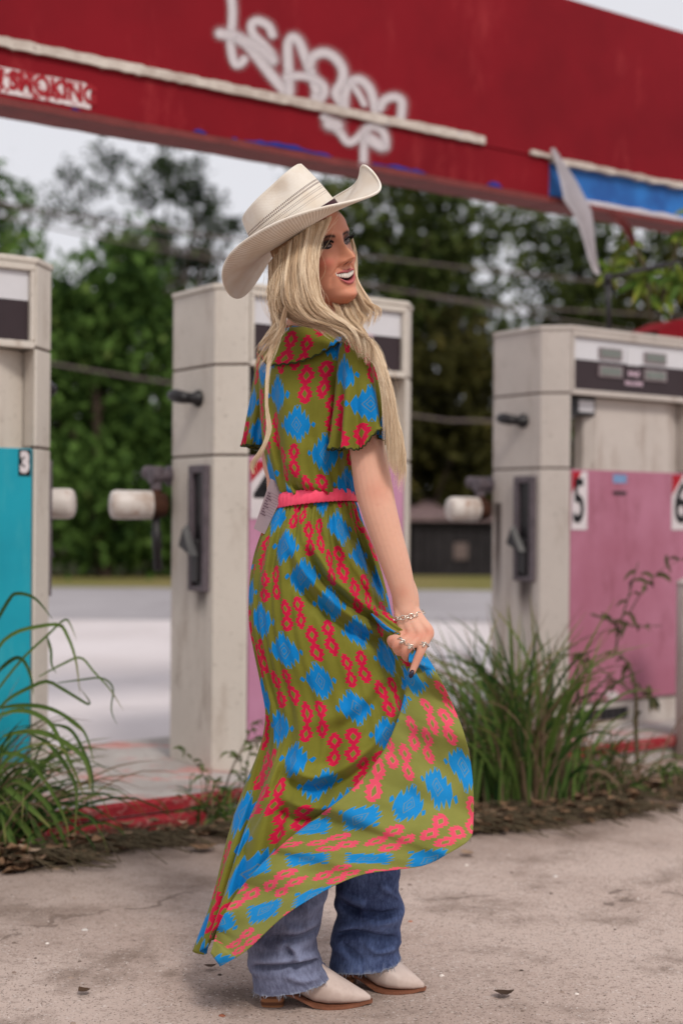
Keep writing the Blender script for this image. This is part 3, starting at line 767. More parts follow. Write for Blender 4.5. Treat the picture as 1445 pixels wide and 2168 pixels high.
    if hose:
        bm = bmesh.new(); bm_lathe(bm, p + Vector((0, 0, -0.05)), (0.05, 0, -1), [(0, 0.015), (0.05, 0.015), (0.055, 0.019), (0.12, 0.019), (0.125, 0.015), (0.20, 0.017), (0.205, 0.010)], 12); L('hose_stub', bm, M_DARKPLASTIC, out, True)

SHELL_A = enamel('cream_pump_enamel', srgb(202, 194, 184), srgb(154, 138, 124), ((0.17, 0.70, 0.06, 0.16),))
SHELL_B = enamel('grey_pump_enamel', srgb(190, 181, 174), srgb(144, 127, 116), ((PD - 0.13, 1.02, 0.035, 0.60), (0.18, 0.68, 0.07, 0.22)))
def door_mat(name, a, b, stain):
    m = Mat(name, 0.45, 0.35); co = m.coord('Object')
    n1 = m.noise(1.6, 4, 0.6, co); n2 = m.noise(9, 6, 0.7, co, stretch=(1, 1, 0.3)); n3 = m.noise(50, 4, 0.7, co)
    c = m.mix(n1.sm(0.3, 0.7), a, b); c = m.mix(n2.sm(0.48, 0.78) * 0.75, c, stain); c = m.mix(n3.sm(0.63, 0.7) * 0.3, c, tuple(v * 0.7 for v in stain))
    m.color(c); m.rough(n1 * 0.3 + 0.33); return m.m
M_PINK = door_mat('faded_pink_paint', srgb(186, 134, 162), srgb(170, 114, 140), srgb(140, 84, 100))
M_ROSE = door_mat('dirty_rose_paint', srgb(172, 112, 134), srgb(154, 90, 110), srgb(120, 58, 70))
M_TEAL = door_mat('bright_teal_paint', srgb(10, 150, 170), srgb(0, 132, 152), srgb(60, 160, 172))

p_mid, d_mid, x0, x1 = pump(RW(0, 0, ISL - 0.003), 'cream fuel pump with plain pink door half hidden behind the dress', M_PINK, SHELL_A, 0)
numeral(d_mid, x0 + 0.006, Z_PANEL - 0.235, 0.125, 0.215, '4')
side_fittings(p_mid, -1, (-0.95, 0.30, 0))
O_R = Vector((0.952, 6.30, 0)) - RU * 0 + Vector((0, 0, 0))
tR = onplane(1203, 1100, Vector((0, 6.36, 0)), Vector((0, 1, 0))); O_R = Vector((tR.x, tR.y, 0)) - RU * PC
p_right, d_right, x0, x1 = pump((O_R.x, O_R.y, ISL - 0.003), 'fuel pump with dirty rose door, number stickers and price displays', M_ROSE, SHELL_B, 1, 1.0)
numeral(d_right, x0 + 0.006, Z_PANEL - 0.275, 0.098, 0.262, '5', -0.06)
numeral(d_right, x1 - 0.135, Z_PANEL - 0.275, 0.128, 0.262, '6')
bm = bmesh.new(); bm_box(bm, (x0 + 0.27, 0.0005, Z_PANEL - 0.060), (x0 + 0.36, 0.0018, Z_PANEL - 0.020)); mkbm('paper_sticker', bm, M_STICKBLUE, d_right, local=True)
bm = bmesh.new(); bm_box(bm, (x0 + 0.27, -0.0035, Z_PANEL - 0.112), (x0 + 0.355, 0.0018, Z_PANEL - 0.098)); mkbm('key_slot', bm, M_DARKPLASTIC, d_right, local=True)
bm = bmesh.new(); bm_box(bm, (x0 + 0.24, -0.001, Z_BASE + 0.022), (x0 + 0.31, 0.0018, Z_BASE + 0.052)); mkbm('paper_sticker', bm, M_STICKER, d_right, local=True)
side_fittings(p_right, -1, (-0.97, 0.22, 0), 0.150, False)
tL = onplane(76, 1090, Vector((0, 4.80, 0)), Vector((0, 1, 0))); O_L = Vector((tL.x, tL.y, 0)) - RU * (PW - PC)
p_left, d_left, x0, x1 = pump((O_L.x, O_L.y, ISL - 0.003), 'fuel pump with bright teal door behind the tall grass', M_TEAL, SHELL_A, 0)
bm = bmesh.new(); bm_box(bm, (x1 - 0.052, -0.001, Z_PANEL - 0.096), (x1 - 0.010, 0.0018, Z_PANEL - 0.008)); st = mkbm('number_sticker', bm, M_INK, d_left, local=True)
place_text('numeral', '3', 0.090, (x1 - 0.031, -0.0016, Z_PANEL - 0.054), (1, 0, 0), (0, 0, 1), M_STICKER, st, 0.006, 0.75, local=True)
side_fittings(p_left, 1, (0.80, -0.60, 0), 0.170, False)

# steel bracket standing on the numbered pump, and a bent red sheet lying on its lid
bm = bmesh.new()
b0 = P(1288, 688, 6.62); b0.z = ISL + PH - 0.004
bt = P(1285, 588, 6.62); ba = P(1438, 553, 6.75)
tv, tf = tube_geo([b0, bt], 0.013, 10); tube_geo([bt, bt.lerp(ba, 0.5), ba], [0.012, 0.012, 0.010], 10, tv, tf)
tube_geo([bt + Vector((0, 0, -0.025)), bt + Vector((0, 0, 0.02))], 0.020, 10, tv, tf)
o = mk('bracket_post', tv, tf, M_DARKPLASTIC); tag(o, 'thin black bracket post with a raised arm standing on the pump lid', 'bracket')
bm = bmesh.new()
top = [P(1392, 700, 6.80), P(1445, 676, 6.84), P(1520, 664, 6.9), P(1560, 700, 7.0)]
for p in top: p.z = max(p.z, ISL + PH + 0.002)
zb = ISL + PH + 0.001
lo = [Vector((p.x, p.y, zb)) for p in top]; lo2 = [v + RN * 0.22 for v in lo]; tp2 = [v + RN * 0.22 for v in top]
rows = [[bm.verts.new(v) for v in r] for r in (lo, top, tp2, lo2)]
for A, B in zip(rows, rows[1:]):
    for k in range(3): bm.faces.new([A[k], A[k + 1], B[k + 1], B[k]])
bmesh.ops.remove_doubles(bm, verts=bm.verts, dist=0.001)
o = mkbm('metal_sheet', bm, M_RED); tag(o, 'bent red metal sheet lying on the lid of the numbered pump', 'metal sheet')

# white post by the numbered pump
wp = G(1470, 1607); M_POST = enamel('chalky_white_post', srgb(196, 186, 182), srgb(150, 130, 120))
bp = empty('guard_post', (wp.x, wp.y, -0.004), 0, 'white painted guard post beside the rose coloured pump', 'post')
bm = bmesh.new(); bm_lathe(bm, (0, 0, -0.02), (0, 0, 1), [(0, 0.085), (0.775, 0.085), (0.785, 0.082)], 28); mkbm('pipe', bm, M_POST, bp, True, local=True)
bm = bmesh.new(); bm_lathe(bm, (0, 0, 0.765), (0, 0, 1), [(0, 0.088), (0.012, 0.088), (0.03, 0.06), (0.038, 0.0)], 28); mkbm('cap', bm, M_POST, bp, True, local=True)

# ================================================================== GRASSES, WEEDS AND LITTER
def blade_mat(name, dark, light, dry):
    m = Mat(name, 0.6, 0.12); v = m.attr('shade'); s = m.attr('along')
    c = m.mix(v.sm(0.0, 0.8), dark, light); c = m.mix(((s + v * 0.35) - 0.1).sm(0.85, 1.15) * 0.9, c, dry); c = m.mix(m.noise(60, 3).sm(0.55, 0.75) * 0.4, c, dry)
    m.color(c); tr = m.nt.nodes.new('ShaderNodeBsdfTranslucent'); m.nt.links.new(c, tr.inputs[0]); mx = m.nt.nodes.new('ShaderNodeMixShader'); mx.inputs[0].default_value = 0.25
    m.nt.links.new(m.b.outputs[0], mx.inputs[1]); m.nt.links.new(tr.outputs[0], mx.inputs[2]); m.nt.links.new(mx.outputs[0], m.out.inputs[0]); return m.m
M_BLADE = blade_mat('grass_blade', (0.020, 0.055, 0.014), (0.100, 0.165, 0.035), (0.22, 0.19, 0.07))
M_STRAWB = blade_mat('dry_stem', (0.12, 0.075, 0.045), (0.24, 0.17, 0.11), (0.18, 0.11, 0.07))
def blade_geo(pts, w, shade, verts, faces, sh, al, n=14, roll=0.0):
    """a folded, tapering leaf blade along a smooth path"""
    p = smooth_path([tuple(q) for q in pts], n); base = len(verts)
    for i in range(n):
        t = Vector(p[min(i + 1, n - 1)] - p[max(i - 1, 0)]).normalized()
        side = t.cross(Vector((0.25 * math.sin(roll), -1, 0.35 * math.cos(roll)))).normalized()
        up = side.cross(t).normalized(); s = i / (n - 1)
        ww = w * min(1, 0.45 + s * 3) * (1 - s ** 3) ** 0.8 + 0.0002
        q = Vector(p[i]); verts += [q - side * ww, q - up * ww * 0.35, q + side * ww]; sh += [shade] * 3; al += [s] * 3
    for i in range(n - 1):
        a = base + i * 3; faces += [(a, a + 1, a + 4, a + 3), (a + 1, a + 2, a + 5, a + 4)]
def rand_blade(rng, base, length, lean, az, droop):
    """arching blade: rises, bends over and hangs"""
    pts = []; d = Vector((math.cos(az), math.sin(az), 0)); p = Vector(base); ang = rad(90) - lean; k = 6
    for i in range(k):
        pts.append(p.copy()); p = p + (d * math.cos(ang) + Vector((0, 0, 1)) * math.sin(ang)) * (length / (k - 1)); ang -= droop * (0.35 + i * 0.30) / k * 2
        if p.z < 0.005: p.z = 0.005 + 0.01 * rng.random()
    return pts
def clump(name, label, base, n_big, n_fill, lens, spread, widths, seed, px_blades=(), lean=(0.05, 0.6), droop=(0.5, 1.9), dry=0.25, azs=None):
    rng = np.random.default_rng(seed)
    root = empty(name, base, 0, label, 'grass', 'grass clumps by the island')
    for pts, w in px_blades:
        V_, F_, sh, al = [], [], [], []
        blade_geo([P(x, y, Y) for x, y, Y in pts], w, rng.uniform(.2, .9), V_, F_, sh, al, 20, rng.uniform(-2, 2)); mk('blade', V_, F_, M_BLADE, root, True, attrs={'shade': sh, 'along': al})
    for i in range(n_big + n_fill):
        if i == n_big:
            FV, FF, FS, FA = [], [], [], []; DV, DF, DS, DA = [], [], [], []
        b = Vector(base) + Vector((rng.normal(0, spread), rng.normal(0, spread * 0.6), 0)); b.z = base[2]
        az = rng.uniform(0, 6.28) if azs is None else rng.normal(*azs)
        pts = rand_blade(rng, b, rng.uniform(*lens), rng.uniform(*lean), az, rng.uniform(*droop)); w = rng.uniform(*widths)
        if i < n_big:
            V_, F_, sh, al = [], [], [], []; blade_geo(pts, w, rng.uniform(0, 1), V_, F_, sh, al, 14, rng.uniform(-2, 2)); mk('blade', V_, F_, M_BLADE, root, True, attrs={'shade': sh, 'along': al})
        elif rng.random() < dry: blade_geo(pts, w * .5, rng.uniform(0, 1), DV, DF, DS, DA, 9, rng.uniform(-2, 2))
        else: blade_geo(pts, w * .8, rng.uniform(0, .8), FV, FF, FS, FA, 9, rng.uniform(-2, 2))
    o = mk('dense_blades', FV, FF, M_BLADE, root, True, attrs={'shade': FS, 'along': FA}); o['kind'] = 'stuff'
    o = mk('dry_stems', DV, DF, M_STRAWB, root, True, attrs={'shade': DS, 'along': DA}); o['kind'] = 'stuff'
    return root
Z4 = lambda pts, Y0=4.30, dY=-0.05: [(x / 3.0115, 1180 + y / 3.0111, Y0 + dY * i / max(1, len(pts) - 1)) for i, (x, y) in enumerate(pts)]
lb = [([(-40, 700), (0, 560), (110, 475), (250, 440), (380, 430), (430, 500), (470, 600), (495, 720), (510, 880)], .0042),
      ([(-50, 900), (20, 800), (150, 640), (300, 500), (410, 400), (450, 430), (490, 530)], .0030), ([(-60, 480), (0, 370), (60, 270), (100, 232), (180, 240), (250, 285), (340, 400)], .0046),
      ([(-40, 1000), (60, 900), (190, 830), (300, 790), (400, 840), (500, 900), (560, 935), (570, 915), (500, 820)], .0042), ([(-40, 760), (40, 680), (110, 640), (160, 670), (200, 770), (215, 880)], .0046),
      ([(-20, 1010), (80, 980), (180, 980), (270, 1020), (330, 1070), (380, 1160), (440, 1290), (500, 1420), (545, 1545)], .0056), ([(0, 960), (120, 945), (260, 950), (380, 990), (470, 1060), (530, 1115)], .0052),
      ([(20, 1140), (150, 1110), (280, 1120), (400, 1170), (520, 1260), (560, 1340), (575, 1430), (570, 1500)], .0060), ([(200, 1130), (300, 1180), (380, 1270), (440, 1360), (480, 1450), (490, 1560), (475, 1800)], .0050),
      ([(0, 1260), (80, 1250), (170, 1280), (250, 1370), (340, 1510), (420, 1680), (440, 1790)], .0054), ([(0, 1400), (120, 1430), (220, 1490), (310, 1590), (380, 1730), (430, 1880), (460, 2060)], .0060),
      ([(-20, 1560), (80, 1640), (160, 1720), (220, 1810), (270, 1900), (300, 1950)], .0085), ([(0, 1640), (60, 1760), (95, 1880), (105, 1990), (70, 2130)], .0075), ([(200, 1660), (260, 1790), (310, 1900), (350, 1980), (395, 2010)], .0062),
      ([(320, 1740), (380, 1850), (420, 1960), (460, 2090), (520, 2110), (550, 2060)], .0055), ([(430, 1820), (500, 1930), (560, 1990), (610, 2025)], .0045), ([(-30, 1840), (10, 1960), (30, 2060), (50, 2130)], .0075),
      ([(370, 800), (520, 780), (650, 770), (720, 830), (710, 950), (720, 1010), (750, 1070)], .0020), ([(250, 760), (400, 680), (515, 640), (600, 730), (700, 840), (790, 980)], .0026), ([(300, 500), (325, 590), (330, 680), (360, 740)], .0030),
      ([(300, 950), (420, 1010), (520, 1090), (570, 1190), (600, 1310)], .0032), ([(330, 1060), (450, 1100), (530, 1230), (590, 1400), (580, 1600)], .0040), ([(0, 1440), (60, 1480), (150, 1560), (240, 1640), (330, 1730)], .0070)]
gb = G(-60, 1830)
clump('grass_clump', 'tall arching green grass in front of the teal pump', (gb.x, 4.42, -0.004), 22, 190, (0.22, 0.62), 0.08, (.0032, .0070), 5, [(Z4(p, 4.34, -0.10), w * 1.35) for p, w in lb], (0.0, 0.9), (0.5, 2.0), 0.35, (0.0, 1.3))
gr_ = G(1120, 1715)
clump('grass_clump', 'thick upright green grass clump growing beside the skirt hem', (gr_.x - 0.02, gr_.y + 0.02, -0.004), 64, 230, (0.28, 0.84), 0.085, (.0040, .0080), 6, (), (0.0, 0.34), (0.2, 1.4), 0.50)
gr2 = G(1010, 1700)
clump('grass_clump', 'sparse fine grass tuft at the thin end of the upright clump', (gr2.x, gr2.y + 0.1, -0.004), 14, 20, (0.30, 0.78), 0.05, (.0034, .0060), 7, (), (0.0, 0.5), (0.2, 1.3), 0.25)
gr3 = G(1235, 1690)
clump('grass_clump', 'leaning grass clump with dry straw in front of the rose pump', (gr3.x, gr3.y + 0.05, -0.004), 20, 260, (0.12, 0.42), 0.14, (.0034, .0065), 8, (), (0.1, 0.9), (0.5, 2.0), 0.65)
gk = G(455, 1745)
clump('grass_clump', 'small weedy grass tuft at the broken end of the red kerb', (gk.x, gk.y, -0.004), 14, 80, (0.08, 0.24), 0.05, (.0026, .0055), 9, (), (0.1, 1.0), (0.6, 2.2), 0.35)

# tall weeds with small leaves
M_WEED = blade_mat('weed_leaf', (0.04, 0.07, 0.02), (0.10, 0.14, 0.04), (0.17, 0.11, 0.05)); M_STEM = simple('weed_stem', (0.11, 0.085, 0.05), 0.8, 0.2, 0.4, 40)
M_DRYWEED = blade_mat('withered_weed_leaf', (0.04, 0.045, 0.02), (0.09, 0.085, 0.035), (0.13, 0.08, 0.045))
def weed(label, stems, Y, leaf, n_leaf, seed, base, name='weed_plant', mat=None, group='weeds round the pumps'):
    """stems: pixel polylines at distance Y"""
    rng = np.random.default_rng(seed); root = empty(name, base, 0, label, 'weed', group); tv, tf = [], []; V_, F_, sh, al = [], [], [], []
    for st, r in stems:
        pts = smooth_path([tuple(P(x, y, Y + rng.uniform(-.02, .02))) for x, y in st], 24); tube_geo([Vector(q) for q in pts], [r * (1 - .7 * i / 23) for i in range(24)], 6, tv, tf)
        for _ in range(n_leaf):
            i = int(rng.uniform(5, 23)); p = Vector(pts[i]); d = Vector(rng.normal(0, 1, 3)); d.z = d.z * .6 - .2; d.normalize(); L_ = leaf * rng.uniform(.5, 1.2)
            blade_geo([p, p + d * L_ * .5 + Vector((0, 0, .1 * L_)), p + d * L_ + Vector((0, 0, -.2 * L_))], L_ * .13, rng.uniform(0, 1), V_, F_, sh, al, 6, rng.uniform(-2, 2))
    mk('stem', tv, tf, M_STEM, root); o = mk('leaves', V_, F_, mat or M_WEED, root, True, attrs={'shade': sh, 'along': al}); o['kind'] = 'stuff'
b = G(505, 1690, ISL); weed('thin flowering weed rising at the foot of the cream pump', [([(470, 1690), (490, 1630), (515, 1580), (535, 1540), (560, 1520)], .004), ([(515, 1690), (520, 1640), (530, 1590), (560, 1560)], .003), ([(440, 1690), (430, 1640), (400, 1600), (370, 1580)], .002), ([(480, 1690), (450, 1650), (400, 1640)], .002), ([(500, 1700), (510, 1620), (480, 1590)], .002)], 4.86, .035, 14, 31, b)
b = G(1345, 1640); weed('woody weed bent across the rose pump door', [([(1350, 1640), (1345, 1550), (1345, 1470), (1335, 1420), (1310, 1385), (1280, 1380)], .011), ([(1300, 1390), (1310, 1330), (1330, 1260), (1350, 1190)], .006), ([(1250, 1300), (1290, 1312), (1340, 1325), (1400, 1325)], .006), ([(1345, 1470), (1300, 1440), (1250, 1400), (1215, 1390)], .005), ([(1330, 1300), (1360, 1250), (1400, 1205), (1450, 1180)], .003), ([(1350, 1480), (1375, 1475), (1375, 1478)], .006)], 5.72, .060, 13, 32, b, mat=M_DRYWEED)
b = G(1440, 1640); weed('low yellow green weed at the foot of the white guard post', [([(1440, 1660), (1425, 1640), (1400, 1630)], .003), ([(1430, 1660), (1440, 1640), (1445, 1632)], .003)], 5.6, .06, 16, 33, b, mat=ML['bright'] if False else None)
# leafy sapling behind the numbered pump, hanging over its lid
M_SAP = blade_mat('sapling_leaf', (0.06, 0.12, 0.02), (0.16, 0.22, 0.03), (0.30, 0.26, 0.05))
b = G(1400, 1550); b = Vector((P(1400, 900, 7.3).x, 7.3, 0))
weed('young sapling with long drooping yellow green leaves behind the numbered pump', [([(1400, 1500), (1395, 1200), (1390, 900), (1380, 700), (1360, 560), (1330, 510), (1300, 500)], .016), ([(1385, 720), (1410, 600), (1440, 500), (1470, 440)], .010), ([(1385, 700), (1370, 620), (1365, 590), (1380, 580)], .006), ([(1390, 850), (1330, 800), (1270, 880), (1240, 900)], .008), ([(1390, 950), (1320, 930), (1270, 960), (1220, 965)], .008), ([(1360, 560), (1320, 520), (1298, 560), (1285, 600)], .005), ([(1410, 620), (1440, 600), (1470, 610)], .006)], 7.3, .13, 20, 34, b, 'sapling', M_SAP)

# dead leaves and twigs along the kerb: a mass nobody could count
M_DEAD = Mat('dead_leaf', 0.8, 0.2); v = M_DEAD.attr('shade'); c = M_DEAD.mix(v.sm(0, .6), (0.055, 0.032, 0.02), (0.20, 0.115, 0.065)); c = M_DEAD.mix(v.sm(.75, 1), c, (0.34, 0.24, 0.17)); M_DEAD.color(c); M_DEAD = M_DEAD.m
def dead_leaf_geo(p, L_, az, curl, shade, verts, faces, sh):
    d = Vector((math.cos(az), math.sin(az), 0)); n_ = Vector((-d.y, d.x, 0)); base = len(verts)
    for i, (t, w) in enumerate(((0, .04), (.25, .34), (.55, .40), (.8, .22), (1, .02))):
        z = curl * (4 * (t - .5) ** 2) * L_ * .5
        verts += [p + d * (t - .5) * L_ - n_ * w * L_ + Vector((0, 0, z + abs(curl) * w * L_ * .6)), p + d * (t - .5) * L_ + Vector((0, 0, z)), p + d * (t - .5) * L_ + n_ * w * L_ + Vector((0, 0, z + abs(curl) * w * L_ * .5))]; sh += [shade] * 3
    for i in range(4):
        a = base + i * 3; faces += [(a, a + 1, a + 4, a + 3), (a + 1, a + 2, a + 5, a + 4)]
rng = np.random.default_rng(44); V_, F_, sh = [], [], []; tv, tf = [], []
lanes = [((-30, 1850), (120, 1825), 260, .05), ((60, 1830), (260, 1795), 200, .05), ((240, 1795), (470, 1775), 190, .035), ((960, 1770), (1100, 1755), 320, .05), ((1080, 1755), (1300, 1730), 340, .06), ((1250, 1730), (1450, 1690), 260, .07), ((1000, 1740), (1280, 1690), 380, .10)]
for a, b, n, sp_ in lanes:
    A, B = G(*a), G(*b)
    for _ in range(n):
        p = A.lerp(B, rng.uniform(-.05, 1.05)) + Vector((rng.normal(0, sp_), abs(rng.normal(0, sp_ * (0.8 if a[0] < 900 else 2.0))), 0)); hp = max(0, rng.normal(0.0, .018)) + rng.uniform(.001, .02)
        dead_leaf_geo(Vector((p.x, p.y, hp)), rng.uniform(.02, .065), rng.uniform(0, 6.28), rng.uniform(-.4, .9), rng.uniform(0, 1), V_, F_, sh)
        if rng.random() < .45:
            az = rng.normal(0.2, .6); L_ = rng.uniform(.05, .28); q = p + Vector((math.cos(az), math.sin(az), 0)) * L_; z0, z1 = rng.uniform(.002, .05), rng.uniform(.002, .04)
            tube_geo([Vector((p.x, p.y, z0)), Vector(((p.x + q.x) / 2, (p.y + q.y) / 2, max(z0, z1) + .008)), Vector((q.x, q.y, z1))], rng.uniform(.0008, .0022), 4, tv, tf)
o = mk('leaf_litter', V_, F_, M_DEAD, None, True, attrs={'shade': sh}); tag(o, 'brown dead leaves drifted along the foot of the kerb', 'leaf litter', None, 'stuff')
o = mk('twig_litter', tv, tf, M_STEM); tag(o, 'dry twigs and straw tangled along the foot of the kerb', 'twigs', None, 'stuff')
# soil that has gathered there
m = Mat('gathered_soil', 0.95, 0.1); nn = m.noise(30, 5, 0.7); m.color(m.mix(nn.sm(.3, .7), (0.085, 0.058, 0.042), (0.16, 0.115, 0.085))); m.bump(nn, .8, .02); M_DIRT = m.m
for k, (pts) in enumerate(([(-80, 1850), (100, 1822), (250, 1795), (470, 1785), (470, 1762), (250, 1780), (90, 1806), (-80, 1830)], [(930, 1768), (1050, 1760), (1180, 1752), (1300, 1728), (1470, 1690), (1470, 1640), (1250, 1670), (1000, 1715)])):
    bm = bmesh.new(); out_p = [G(*q) for q in smooth_path(pts + [pts[0]], 80)[:-1]]; cen = sum(out_p, Vector()) / len(out_p); rr_ = []
    rg = random.Random(k)
    for f, z in ((1.0, -.006), (.86, .010), (.6, .022), (.3, .026)):
        rr_.append([bm.verts.new((cen.x + (p.x - cen.x) * f * rg.uniform(.97, 1.03), cen.y + (p.y - cen.y) * f * rg.uniform(.94, 1.06), z + (rg.uniform(-.004, .006) if z > 0 else 0))) for p in out_p])
    for A, B in zip(rr_, rr_[1:]):
        for i in range(len(A)): bm.faces.new([A[i], A[(i + 1) % len(A)], B[(i + 1) % len(A)], B[i]])
    bm.faces.new(rr_[-1]); o = mkbm('soil_drift', bm, M_DIRT, None, True); o['kind'] = 'structure'

# single things lying on the concrete
def lone_leaf(px, py, L_, az, shade, label):
    V_, F_, sh = [], [], []; p = G(px, py); dead_leaf_geo(Vector((p.x, p.y, .004)), L_, az, .35, shade, V_, F_, sh); o = mk('dead_leaf', V_, F_, M_DEAD, None, True, attrs={'shade': sh}); tag(o, label, 'leaf', 'leaves lying on the concrete')
lone_leaf(1066, 2108, .045, .1, .02, 'dark curled leaf on bare concrete past the boot toes')
lone_leaf(178, 2102, .035, 2.4, .15, 'small crumpled brown leaf on concrete away from the grass')
lone_leaf(300, 1782, .09, .3, .95, 'pale tan dead leaf at the foot of the red kerb')
lone_leaf(430, 1800, .085, .2, .6, 'orange brown dead leaf by the weedy kerb tuft')
lone_leaf(445, 2050, .03, .3, .0, 'tiny black leaf scrap below the trailing skirt corner')
lone_leaf(990, 1810, .05, -.8, .9, 'curled pale leaf lying under the raised hem corner')
def pebble_geo(p, r, rng, verts, faces):
    base = len(verts); ring = 7
    verts.append(p + Vector((0, 0, r * .75)))
    for z, f in ((.5, .75), (.05, 1.0)):
        for k in range(ring):
            a = 2 * math.pi * k / ring; q = r * f * rng.uniform(.8, 1.2); verts.append(p + Vector((math.cos(a) * q, math.sin(a) * q * .8, r * z)))
    for k in range(ring):
        a, b = base + 1 + k, base + 1 + (k + 1) % ring; faces.append((base, a, b)); faces.append((a, a + ring, b + ring, b))
m = Mat('grit', 0.8, 0.25); v = m.attr('shade'); c = m.mix(v.sm(0, .5), srgb(70, 58, 52), srgb(150, 132, 120)); c = m.mix(v.sm(.7, 1), c, srgb(224, 214, 206)); m.color(c); M_GRIT = m.m
rng = np.random.default_rng(77); V_, F_, sh = [], [], []
for _ in range(5200):
    px = rng.uniform(-60, 1500); py = 1780 + rng.random() ** 1.3 * 420
    p = G(px, py); n0 = len(V_); dens = noise.noise(Vector((p.x * 1.6, p.y * 1.6, 3)))
    if dens < rng.uniform(-.35, .35): continue
    pebble_geo(Vector((p.x, p.y, -.0045)), rng.uniform(.0008, .0024) * (1 + (rng.random() < .04) * 1.8), rng, V_, F_); sh += [rng.random()] * (len(V_) - n0)
o = mk('gravel', V_, F_, M_GRIT, None, True, attrs={'shade': sh}); tag(o, 'fine grit and gravel scattered over the concrete', 'gravel', None, 'stuff')
for px, py, r, c, lb_ in ((470, 2147, .0085, srgb(150, 92, 70), 'round terracotta pebble in front of the boots'), (868, 1948, .007, srgb(176, 112, 86), 'orange pebble lying beyond the far trouser leg'), (1175, 1853, .009, srgb(214, 206, 200), 'white stone chip lying on the concrete past the skirt'), (180, 1966, .009, srgb(206, 198, 192), 'white stone chip on concrete between grass and skirt')):
    V_, F_ = [], []; pebble_geo(Vector((G(px, py).x, G(px, py).y, -.006)), r, rng, V_, F_); o = mk('pebble', V_, F_, simple('pebble_stone', c, .8, .2, .2, 60)); tag(o, lb_, 'pebble')

# ================================================================== THE WOMAN
def loft_geo(rings, closed=True, cap0=False, cap1=False):
    """rings: array (n, m, 3) -> verts, faces"""
    R = np.asarray(rings); n, m = R.shape[:2]; V_ = R.reshape(-1, 3); F_ = []
    mm = m if closed else m - 1
    for i in range(n - 1):
        for k in range(mm):
            a = i * m + k; b = i * m + (k + 1) % m
            F_.append((a, b, b + m, a + m))
    if cap0: F_.append(tuple(reversed(range(m))))
    if cap1: F_.append(tuple((n - 1) * m + k for k in range(m)))
    return V_, F_
def lr_rings(levels, nt, na, power=2.0, a0=0.0):
    """levels: (t, Lx, Ly, Rx, Ry, Ycentre, halfdepth). Ring angle 0 = right edge, 90 deg = towards the camera."""
    lv = np.array(levels, dtype=float)
    ts = np.linspace(0, 1, nt); rows = []
    sm = smooth_path(lv[:, 1:], 400)
    st = smooth_path(lv[:, :1], 400)[:, 0]
    th = a0 + np.arange(na) / na * 2 * math.pi
    for t in ts:
        q = [np.interp(t, st, sm[:, j]) for j in range(6)]
        L = np.array(P(q[0], q[1], q[4])); R = np.array(P(q[2], q[3], q[4])); C = (L + R) / 2; H = (R - L) / 2
        cc = np.sign(np.cos(th)) * np.abs(np.cos(th)) ** (2 / power); ss = np.sign(np.sin(th)) * np.abs(np.sin(th)) ** (2 / power)
        rows.append(C[None] + cc[:, None] * H[None] + ss[:, None] * np.array([[0, -q[5], 0]]))
    return np.array(rows), ts, th
def to_px(V_):
    V_ = np.asarray(V_); d = V_ - np.array([0, 0, CAM_H]); crn, cun = np.array(cr), np.array(cu)
    return 722.5 + (d @ crn) / d[..., 1] * FPX, 1095.0 - (d @ cun) / d[..., 1] * FPX
def dist_poly(px, py, poly, taper=True):
    """distance in pixels to a polyline, and a 0..1..0 fade along its length"""
    best = np.full(px.shape, 1e9); along = np.zeros(px.shape)
    P2 = smooth_path(poly, 40); n = len(P2) - 1
    for i in range(n):
        a, b = P2[i], P2[i + 1]; ab = b - a; l2 = ab @ ab + 1e-9
        t = np.clip(((px - a[0]) * ab[0] + (py - a[1]) * ab[1]) / l2, 0, 1)
        d = np.hypot(px - (a[0] + t * ab[0]), py - (a[1] + t * ab[1]))
        m_ = d < best; best = np.where(m_, d, best); along = np.where(m_, (i + t) / n, along)
    f = np.clip(np.minimum(along, 1 - along) * 6, 0, 1) if taper else np.ones(px.shape)
    return best, f
def crease(R, near, folds, gain=1.0):
    """push the camera-facing part of a lofted surface in and out along drawn folds"""
    px, py = to_px(R); out = R.copy()
    for poly, w, amp in folds:
        d, f = dist_poly(px, py, poly)
        out[..., 1] -= gain * amp * np.exp(-(d / w) ** 2) * f * near
    return out
def arc_uv(R, v0=0.0, u0=0.0):
    """metres around and down the cloth"""
    n, m = R.shape[:2]
    ref = R[n // 2]
    seg = np.linalg.norm(np.roll(ref, -1, 0) - ref, axis=1); u = np.concatenate([[0], np.cumsum(seg)[:-1]])
    dv = np.linalg.norm(np.diff(R, axis=0), axis=2).mean(1); v = np.concatenate([[0], np.cumsum(dv)])
    U_, V_ = np.meshgrid(u + u0, v0 - v); return np.stack([U_, V_], -1).reshape(-1, 2)
def bvh_of(V_, F_): return BVHTree.FromPolygons([tuple(v) for v in V_], [tuple(f) for f in F_])
def hitY(bvh, px, py, default):
    h = bvh.ray_cast(Vector((0, 0, CAM_H)), ray(px, py))
    return h[0].y if h[0] is not None else default

BY = 3.12
pr = G(690, 2112); pr.z = -0.004
woman = empty('person', pr, 0, 'person in straw hat and patterned olive maxi dress looking back over a shoulder', 'person')

